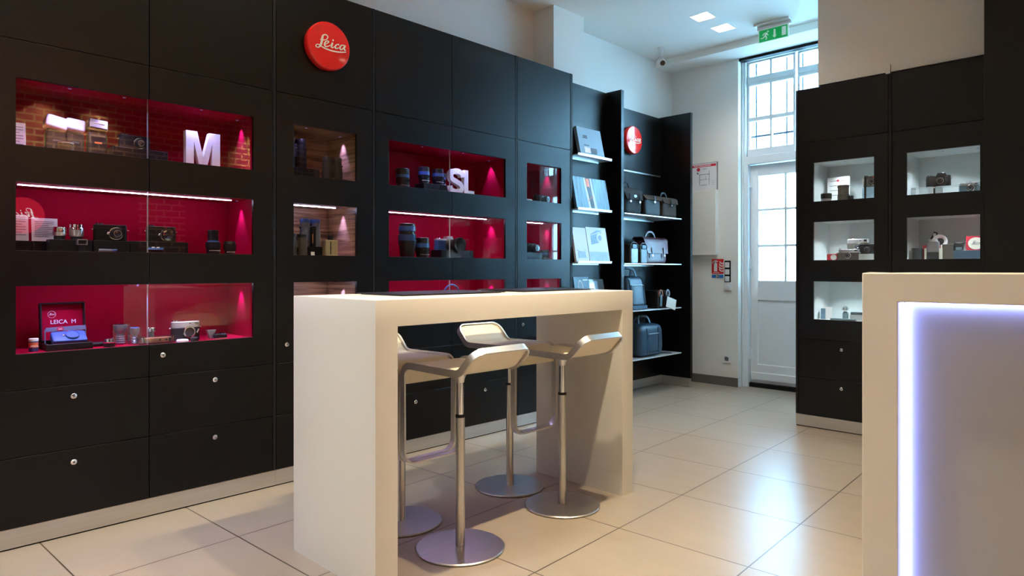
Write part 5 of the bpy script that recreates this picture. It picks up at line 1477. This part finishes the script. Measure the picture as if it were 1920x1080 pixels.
r = thing('display_block', 'tall dark grey box beside the old camera in the middle right niche', 'display block', RP(-1.055, Y2, 0.155), 0)
m = MB(); m.box(-0.030, 0.036, -0.03, 0.03, 0, 0.103); m.build('box', 'bronze', r, bevel=0.002)
riser('long low teal block at the right of the middle right niche', RP(-0.945, Y2, 0.155), 0, 0.150, 0.08, 0.060, 'leather_blue', 'dark display blocks')
r = thing('viewfinder', 'black flared finder with wings on the low teal block', 'viewfinder', RP(-0.992, Y2 + 0.060, 0.15), 0)
m = MB(); m.prism([(-0.022, 0), (0.022, 0), (0.024, 0.026), (0.034, 0.058), (0.010, 0.052), (-0.010, 0.052), (-0.034, 0.058), (-0.024, 0.026)], -0.014, 0.014, 'xz'); m.build('hood', 'camera_satin', r, bevel=0.002)
m = MB(); m.box(-0.018, 0.018, -0.016, -0.014, 0.004, 0.022); m.build('window', 'leather_slate', r)
r = thing('film_box', 'red and cream carton with script lettering on the teal block', 'box', RP(-0.905, Y2 + 0.060, 0.17), 0)
m = MB(); m.box(-0.05, 0.05, -0.02, 0.02, 0, 0.094); m.build('carton', 'ink_red', r, bevel=0.001)
m = MB(lambda p: (p[0] * 1.1 + 0.006, p[1], p[2] + 0.046)); m.lathe([(0.040, -0.0212), (0.040, -0.020)], (0, 0, 0), 'y', 28); m.build('cream_oval', 'cream', r)
m = MB(); logo(m, 0.040, 0.0212, (0.008, 0.046), 0.0008); m.build('lettering', 'ink', r)
# lower left niche
def book(label, loc, rz, w, h, t, cover, lean=0.0, group=None, spine='ink', extra=None, name='book'):
    r = thing(name, label, 'book', loc, rz, group)
    R = lambda p: (p[0], p[1] * cos(lean) + p[2] * sin(lean), p[2] * cos(lean) - p[1] * sin(lean))
    m = MB(R); m.box(-w / 2, w / 2, 0, 0.003, 0, h); m.box(-w / 2, w / 2, t - 0.003, t, 0, h); m.box(-w / 2, -w / 2 + 0.003, 0.003, t - 0.003, 0, h); c = m.build('cover', [cover], r)
    m = MB(R); m.box(-w / 2 + 0.003, w / 2 - 0.003, 0.003, t - 0.003, 0.003, h - 0.003); m.build('pages', spine, r)
    if extra: extra(R, c, w, h)
    return r
book('thin pale upright booklet at the left of the lower pale niche', RP(-1.822, Y3, 0.12), 0.25, 0.055, 0.092, 0.02, 'paper', 0.06)
book('narrow blue booklet leaning beside the pale one in the lower pale niche', RP(-1.850, Y3, 0.10), 0.1, 0.030, 0.080, 0.014, 'mid_blue', 0.05)
r = thing('steel_ball', 'shiny dark metal ball on a stub in the lower pale niche', 'ornament', RP(-1.718, Y3, 0.185), 0)
m = MB(); m.superq((0, 0, 0.076), 0.048, 0.048, 0.048, 1, 1, 28, 18); m.build('ball', 'chrome', r)
m = MB(); m.lathe([(0.02, 0), (0.02, 0.044), (0.013, 0.056)], seg=20); m.build('stub', 'leather_slate', r)
riser('flat pale block across the lower pale niche', RP(-1.70, Y3, 0.085), 0, 0.17, 0.05, 0.012, 'leather_slate', 'pale display blocks')
r = thing('gift_box', 'pale box with dark lid at the right of the lower pale niche', 'box', RP(-1.600, Y3, 0.13), 0)
m = MB(); m.box(-0.06, 0.06, -0.035, 0.035, 0, 0.042); m.build('box', 'white_lining', r, bevel=0.002)
m = MB(); m.box(-0.055, 0.055, -0.032, 0.032, 0.042, 0.062); m.build('lid', 'leather_slate', r, bevel=0.002)
r = thing('film_spool', 'slim dark column standing at the right end of the lower pale niche', 'accessory', RP(-1.525, Y3, 0.10), 0)
m = MB(); m.lathe([(0.016, 0), (0.016, 0.05), (0.010, 0.055), (0.010, 0.14), (0.013, 0.145), (0.013, 0.195)], seg=20); m.build('column', 'camera_satin', r)

# ================================================================== BOOKS IN THE BAY
def stripes(R, c, w, h):
    m = MB(R); m.box(-w * 0.30, -w * 0.10, -0.0012, 0, h * 0.36, h * 0.385)
    m.box(-w * 0.30, -w * 0.12, -0.0012, 0, h * 0.62, h * 0.66); m.box(-w * 0.28, -w * 0.12, -0.0012, 0, h * 0.68, h * 0.72); m.build('title', 'dark_print', c)
    for x, mt in ((-0.31, 'paper'), (-0.04, 'dark_print'), (0.20, 'mid_blue')):
        m = MB(R); m.box(w * x, w * (x + 0.23), -0.0014, 0, h * 0.10, h * 0.30); m.build('photo_panel', mt, c)
book('large pale blue book with three small photos on the top book shelf', (-3.425, 4.470, 2.1205), HALF, 0.325, 0.248, 0.030, 'book_blue', 0.22, extra=stripes, group='books in the shelf bay')
r = thing('bookend', 'black slipcase standing behind the pale blue book', 'case', (-3.549, 4.325, 2.1205), 0)
m = MB(); m.box(0.0, 0.045, -0.07, 0.05, 0, 0.225); m.build('case', 'black_dark', r)
m = MB(); m.lathe([(0.010, -0.0715), (0.010, -0.07)], (0.03, 0, 0.19), 'y', 14); m.build('red_mark', 'ink_red', r)
def poster(R, c, w, h):
    m = MB(R); m.prism([(-w * 0.06, 0.002), (0.02 * w, 0.002), (-0.02 * w, h - 0.002), (-0.12 * w, h - 0.002)], -0.0012, 0, 'xz'); m.build('dark_stripe', 'dark_print', c)
    m = MB(R); m.prism([(-w * 0.12, h * 0.72), (-0.03 * w, h * 0.70), (-0.03 * w, h * 0.97), (-0.13 * w, h * 0.97)], -0.0022, -0.0012, 'xz'); m.ribbon([(-w * 0.16, h * 0.25, 0.004), (0.02 * w, h * 0.42, 0.004)], -0.0022, -0.0012); m.build('red_figure', 'orange_print', c)
    m = MB(R); m.prism([(-w * 0.14, 0.002), (-0.08 * w, 0.002), (-0.14 * w, h - 0.002), (-0.19 * w, h - 0.002)], -0.0012, 0, 'xz'); m.prism([(0.03 * w, 0.002), (0.10 * w, 0.002), (0.04 * w, h - 0.002), (0.0 * w, h - 0.002)], -0.0012, 0, 'xz'); m.build('light_stripes', 'book_white', c)
book('large glossy book with blue streaks and a red figure, second book shelf', (-3.424, 4.482, 1.6775), HALF, 0.45, 0.275, 0.024, 'book_photo', 0.20, extra=poster, group='books in the shelf bay')
def bagpic(R, c, w, h):
    m = MB(R); m.prism([(-w * 0.3, h * 0.12), (w * 0.28, h * 0.12), (w * 0.26, h * 0.30), (-w * 0.28, h * 0.30)], -0.0012, 0, 'xz'); m.ribbon([(-w * 0.36, h * 0.34, 0.004), (0, h * 0.30, 0.004), (w * 0.3, h * 0.34, 0.004)], -0.0014, 0); m.build('bag_picture', 'ice_blue', c)
book('white book with a faint bag picture, left on the third book shelf', (-3.425, 4.338, 1.2405), HALF, 0.172, 0.290, 0.020, 'book_white', 0.18, extra=bagpic, group='books in the shelf bay')
def campic(R, c, w, h):
    m = MB(R); m.prism([(-w * 0.32, h * 0.50), (w * 0.18, h * 0.58), (w * 0.26, h * 0.92), (w * 0.02, h * 0.92), (-w * 0.30, h * 0.80)], -0.0012, 0, 'xz'); m.build('camera_picture', 'mid_blue', c)
    m = MB(R); m.lathe([(w * 0.16, -0.0022), (w * 0.09, -0.0022), (w * 0.09, -0.0012)], (w * 0.14, 0, h * 0.70), 'y', 22, cap=False); m.ribbon([(-w * 0.34, h * 0.76, 0.006), (w * 0.30, h * 0.90, 0.006)], -0.0022, -0.0012); m.build('camera_details', 'book_white', c)
    m = MB(R); m.box(-w * 0.46, w * 0.46, -0.0012, 0, h * 0.02, h * 0.30); m.build('lower_panel', 'ice_blue', c)
book('pale book with a large camera picture, right on the third book shelf', (-3.425, 4.570, 1.2405), HALF, 0.275, 0.300, 0.022, 'book_white', 0.18, extra=campic, group='books in the shelf bay')
def strap_logo(R, c, w, h):
    m = MB(R); pts = [(-w * 0.10 + w * 0.15 * cos(a), h * 0.70 + h * 0.20 * sin(a), 0.009) for a in [2 * pi * k / 16 for k in range(17)]]
    m.ribbon(pts, -0.0014, 0); m.ribbon([(-w * 0.25, h * 0.70, 0.009), (-w * 0.22, h * 0.30, 0.009), (-w * 0.05, h * 0.12, 0.009), (w * 0.22, h * 0.20, 0.009)], -0.0014, 0)
    m.ribbon([(w * 0.05, h * 0.68, 0.009), (w * 0.02, h * 0.40, 0.009)], -0.0014, 0); m.box(w * 0.10, w * 0.42, -0.0014, 0, h * 0.90, h * 0.93); m.build('white_outline', 'book_white', c)
book('navy book with a white strap outline on the lowest book shelf', (-3.43, 4.375, 0.8105), HALF, 0.200, 0.312, 0.020, 'book_navy', 0.17, extra=strap_logo, group='books in the shelf bay')
r = thing('leaflet_holder', 'clear acrylic leaflet holder right of the navy book', 'holder', (-3.43, 4.575, 0.8105), HALF)
m = MB(lambda p: (p[0], p[1] + p[2] * 0.17, p[2])); m.box(-0.10, 0.10, 0, 0.003, 0, 0.285); m.build('holder', 'acrylic', r)
m = MB(lambda p: (p[0], p[1] + p[2] * 0.17, p[2])); m.box(-0.085, 0.02, 0.004, 0.006, 0.004, 0.27); m.build('leaflet', 'ice_blue', r)

# ================================================================== BAGS
def buckle(m, x, y, z, w=0.018, h=0.022):
    m.plate((x - w / 2, x + w / 2), (z - h / 2, z + h / 2), [(x - w / 2 + 0.004, x + w / 2 - 0.004, z - h / 2 + 0.004, z + h / 2 - 0.004)], y - 0.003, y)
def satchel(label, loc, rz, w, d, h, bodym, flapm, flap=0.6, straps=2, handle=None, end_clip=False, badge=None, group='camera bags on the shelves', strapm='leather_black', nm='satchel'):
    r = thing(nm, label, 'bag', loc, rz, group)
    m = MB(); m.superq((0, 0, h * 0.46), w, d, h * 0.92, 0.30, 0.30, 40, 16, taper=0.05); m.build('body', bodym, r)
    # flap: sheet from the back top edge over the top and down the front
    prof = fillet([(d * 0.40, h * 0.90), (d * 0.30, h * 0.985), (-d * 0.38, h * 0.975), (-d * 0.56, h * (1 - flap))], [0, 0.02, d * 0.22, 0], 6)
    m = MB(); t = 0.004; rows = []
    for i, p in enumerate(prof):
        k = min(1.0, 0.86 + 0.5 * (1 - (i / (len(prof) - 1)) ** 6)) if i > len(prof) - 4 else 1.0
        ww = w * 0.515 * k
        a, b = prof[max(i - 1, 0)], prof[min(i + 1, len(prof) - 1)]
        tg = (b - a).normalized(); n = Vector((tg.y, -tg.x))
        rows.append([[m._v((x, p.x + n.x * s, p.y + n.y * s)) for x in (-ww, -ww * 0.5, 0, ww * 0.5, ww)] for s in (t, -t)])
    for i in range(len(rows) - 1):
        for s in (0, 1):
            for j in range(4): m._f([rows[i][s][j], rows[i + 1][s][j], rows[i + 1][s][j + 1], rows[i][s][j + 1]])
        for j in (0, 4): m._f([rows[i][0][j], rows[i][1][j], rows[i + 1][1][j], rows[i + 1][0][j]])
    for i in (0, len(rows) - 1):
        for j in range(4): m._f([rows[i][0][j], rows[i][1][j], rows[i][1][j + 1], rows[i][0][j + 1]])
    fl = m.build('flap', flapm, r, smooth=50)
    for k in range(straps):
        x = (k - (straps - 1) / 2) * w * 0.52
        z1 = h * (1 - flap)
        m = MB(); m.strap([(x, -d * 0.50 - 0.010, z1 + h * 0.22), (x, -d * 0.56 - 0.008, z1), (x, -d * 0.50 - 0.012, z1 - h * 0.18)], (0.018, 0.004)); s = m.build('strap', strapm, r)
        m = MB(); buckle(m, x, -d * 0.55 - 0.008, z1 - h * 0.06); m.build('buckle', 'chrome', s)
    if handle:
        hw, hh = handle
        m = MB(); m.strap([(-hw, 0, h * 0.975), (-hw * 0.80, 0, h * 0.99 + hh * 0.45), (-hw * 0.45, 0, h * 0.99 + hh * 0.9), (0, 0, h * 0.99 + hh), (hw * 0.45, 0, h * 0.99 + hh * 0.9), (hw * 0.80, 0, h * 0.99 + hh * 0.45), (hw, 0, h * 0.975)], (0.016, 0.008)); m.build('handle', strapm, r)
    if end_clip:
        m = MB(); m.strap([(w * 0.50, 0, h * 0.15), (w * 0.53, 0, h * 0.5), (w * 0.515, 0, h * 0.86)], (0.045, 0.005)); s = m.build('shoulder_strap', 'leather_slate', r)
        m = MB(lambda p: (w * 0.545 + p[1], p[0], p[2])); buckle(m, 0, 0, h * 0.60, 0.034, 0.05); m.build('strap_buckle', 'chrome', s)
    if badge:
        m = MB(lambda p: (p[0] * 1.8 + badge[0], p[1], p[2] + badge[1])); m.lathe([(0.013, -d * 0.50 - 0.012), (0.013, -d * 0.50 + 0.01)], (0, 0, 0), 'y', 18); m.build('badge', 'ice_blue', r)
    return r
S1, S2, S3, S4 = 1.6835, 1.2355, 0.8085, 0.3625
satchel('dark grey canvas camera bag with two buckled straps, left on the upper bag shelf', (-3.56, 5.140, S1), HALF, 0.285, 0.17, 0.245, 'canvas_grey', 'canvas_grey', 0.46, 2, (0.05, 0.055), badge=(0.01, 0.165), strapm='canvas_grey')
satchel('brown-black camera bag in the middle of the upper bag shelf', (-3.57, 5.480, S1), HALF, 0.300, 0.17, 0.205, 'leather_black', 'canvas_brown', 0.26, 1, None, True)
satchel('brown canvas camera bag with clip buckle, rightmost on the upper bag shelf', (-3.57, 5.790, S1), HALF, 0.285, 0.16, 0.205, 'canvas_brown', 'canvas_brown', 0.32, 1, (0.06, 0.05), True)
def pouch(label, loc, rz, w, d, h, front, group='small pouches on the middle bag shelf'):
    r = thing('camera_pouch', label, 'bag', loc, rz, group)
    m = MB(); m.superq((0, 0, h * 0.47), w, d, h * 0.94, 0.22, 0.3, 30, 14); m.build('body', 'leather_black', r)
    m = MB(); m.superq((0, -d * 0.5, h * 0.36), w * 0.80, 0.016, h * 0.70, 0.25, 0.25, 24, 12); m.build('front_panel', front, r)
    m = MB(); m.tube([(-w * 0.42, -d * 0.50, h * 0.55), (-w * 0.40, -d * 0.52, h * 0.88), (-w * 0.2, -d * 0.5, h * 1.0), (w * 0.2, -d * 0.5, h * 1.0), (w * 0.40, -d * 0.52, h * 0.88), (w * 0.42, -d * 0.50, h * 0.55)], 0.004, 8); m.build('piping', 'leather_slate', r)
    m = MB(); m.superq((0, -d * 0.5 - 0.004, h * 0.80), w * 0.55, 0.012, h * 0.22, 0.4, 0.4, 18, 10); m.build('closure', 'book_navy', r)
pouch('small upright pouch with pale blue front, leftmost on the middle bag shelf', (-3.55, 5.105, S2), HALF, 0.135, 0.20, 0.190, 'ice_blue')
pouch('small upright pouch with slate front between the pale pouch and the burgundy satchel', (-3.55, 5.258, S2), HALF, 0.125, 0.20, 0.186, 'leather_slate')
satchel('glossy burgundy leather satchel with two straps on the middle bag shelf', (-3.575, 5.560, S2), HALF, 0.395, 0.16, 0.255, 'leather_burgundy', 'leather_burgundy', 0.62, 2, (0.085, 0.055), strapm='leather_burgundy')
def duffel(label, loc, rz, w, d, h, pocket, top_h, lean=0.0, nm='backpack', cat='bag', dark_end=False, hd=0.05):
    r = thing(nm, label, cat, loc, rz, 'blue leather bags')
    m = MB(); m.superq((0, 0, h / 2), w, d, h, 0.40, 0.34, 44, 22, taper=0.12 if top_h else 0.05, lean=lean); m.build('body', 'leather_blue', r)
    def front(x, z):
        k = 1 - (0.12 if top_h else 0.05) * z / h
        return -d / 2 * k * (1 - 0.10 * (abs(x) / (w / 2)) ** 4) + lean * z / h
    for s in (-1, 1):
        x = s * pocket[0] * 1.12
        pts = [(x, front(x, z) - 0.001, z) for z in [h * (0.06 + 0.80 * k / 12) for k in range(13)]]
        zt = h * 0.985
        pts += [(x * 0.98, -d * 0.30 + lean * 0.95, h * 0.965), (x * 0.96, lean, zt)]
        m = MB(); m.tube(pts, 0.0045, 8); m.build('piping', 'book_navy', r)
    pw, z0, z1 = pocket
    m = MB(); rows = []
    for z in [z0 + (z1 - z0) * k / 6 for k in range(7)]:
        rows.append([m._v((x, front(x, z) - 0.008 * (1 - ((x / pw) ** 6)) - 0.002, z)) for x in [-pw + 2 * pw * j / 8 for j in range(9)]])
    back = [[m._v((v.co.x, v.co.y + 0.02, v.co.z)) for v in row] for row in rows]
    for A in (rows, back):
        for i in range(6):
            for j in range(8): m._f([A[i][j], A[i + 1][j], A[i + 1][j + 1], A[i][j + 1]])
    for i in range(6):
        for j in (0, 8): m._f([rows[i][j], rows[i + 1][j], back[i + 1][j], back[i][j]])
    for j in range(8):
        for i in (0, 6): m._f([rows[i][j], rows[i][j + 1], back[i][j + 1], back[i][j]])
    m.build('front_pocket', 'leather_blue', r, smooth=60)
    m = MB(); m.tube([(x, front(x, z1) - 0.010, z1) for x in [-pw + 2 * pw * j / 8 for j in range(9)]], 0.004, 8); m.build('zipper', 'ice_blue', r)
    for dy in (-0.035, 0.035):
        m = MB(); m.strap([(-pw * 1.1, dy + lean, h * 0.97), (-pw * 0.95, dy * 0.5 + lean, h * 0.97 + hd * 0.75), (-pw * 0.5, dy * 0.2 + lean, h * 0.97 + hd), (pw * 0.5, dy * 0.2 + lean, h * 0.97 + hd), (pw * 0.95, dy * 0.5 + lean, h * 0.97 + hd * 0.75), (pw * 1.1, dy + lean, h * 0.97)], (0.022, 0.006)); m.build('handle', 'book_navy', r)
    m = MB(); m.superq((0, lean, h * 0.97 + hd), pw * 0.8, 0.030, 0.030, 0.5, 0.5, 18, 10); m.build('handle_wrap', 'leather_blue', r)
    if top_h:
        m = MB(); m.superq((0, 0, h * 0.07), w * 1.0, d * 1.01, h * 0.13, 0.25, 0.34, 40, 10); m.build('base_band', 'book_navy', r)
    return r
duffel('upright blue leather backpack with front pocket on the third bag shelf', (-3.585, 5.225, S3), HALF, 0.330, 0.23, 0.310, (0.095, 0.055, 0.225), True, 0.03, hd=0.085)
duffel('wide blue leather duffel bag with front pocket on the lowest bag shelf', (-3.585, 5.430, S4), HALF, 0.420, 0.26, 0.305, (0.085, 0.055, 0.215), False, 0.0, 'duffel_bag', hd=0.075)
r = thing('strap', 'short black strap end lying on the lowest bag shelf beside the duffel', 'strap', (-3.50, 5.72, S4), 0)
m = MB(); m.tube([(-0.05, -0.03, 0.003), (0.0, 0.0, 0.006), (0.04, 0.04, 0.003)], 0.004, flat=(0.02, 0.004)); m.build('strap', 'leather_black', r)
def holster(label, loc, rz, front):
    r = thing('camera_pouch', label, 'bag', loc, rz, 'black pouches on the third bag shelf')
    m = MB(); m.superq((0, 0.0, 0.085), 0.105, 0.20, 0.170, 0.2, 0.25, 28, 14); m.build('body', 'leather_black', r)
    m = MB(); m.strap([(0.0 + 0.030 * cos(a), -0.102, 0.135 + 0.038 * sin(a)) for a in [-0.6 + (pi + 1.2) * k / 14 for k in range(15)]], (0.014, 0.007)); m.build('loop', front, r)
    m = MB(); m.strap([(-0.006, -0.106, 0.02), (-0.004, -0.110, 0.13)], (0.03, 0.005)); m.build('front_strap', 'leather_slate', r)
holster('black pouch with tan-edged loop on the third bag shelf', (-3.56, 5.565, S3), HALF, 'leather_tan')
holster('black pouch with grey loop, rightmost on the third bag shelf', (-3.56, 5.690, S3), HALF, 'gunmetal')
r = thing('price_tag', 'cream card tag hanging over the edge of the third bag shelf', 'tag', (-3.424, 5.700, 0.862), HALF, rot=(0, radians(14), HALF))
m = MB(); m.box(-0.085, 0.085, -0.001, 0.001, -0.060, 0.042); m.build('card', 'tag_card', r)
m = MB(); m.tube([(-0.07, 0, 0.035), (-0.085, 0.03, 0.07), (-0.09, 0.05, 0.09)], 0.0015, 6); m.build('string', 'leather_black', r)
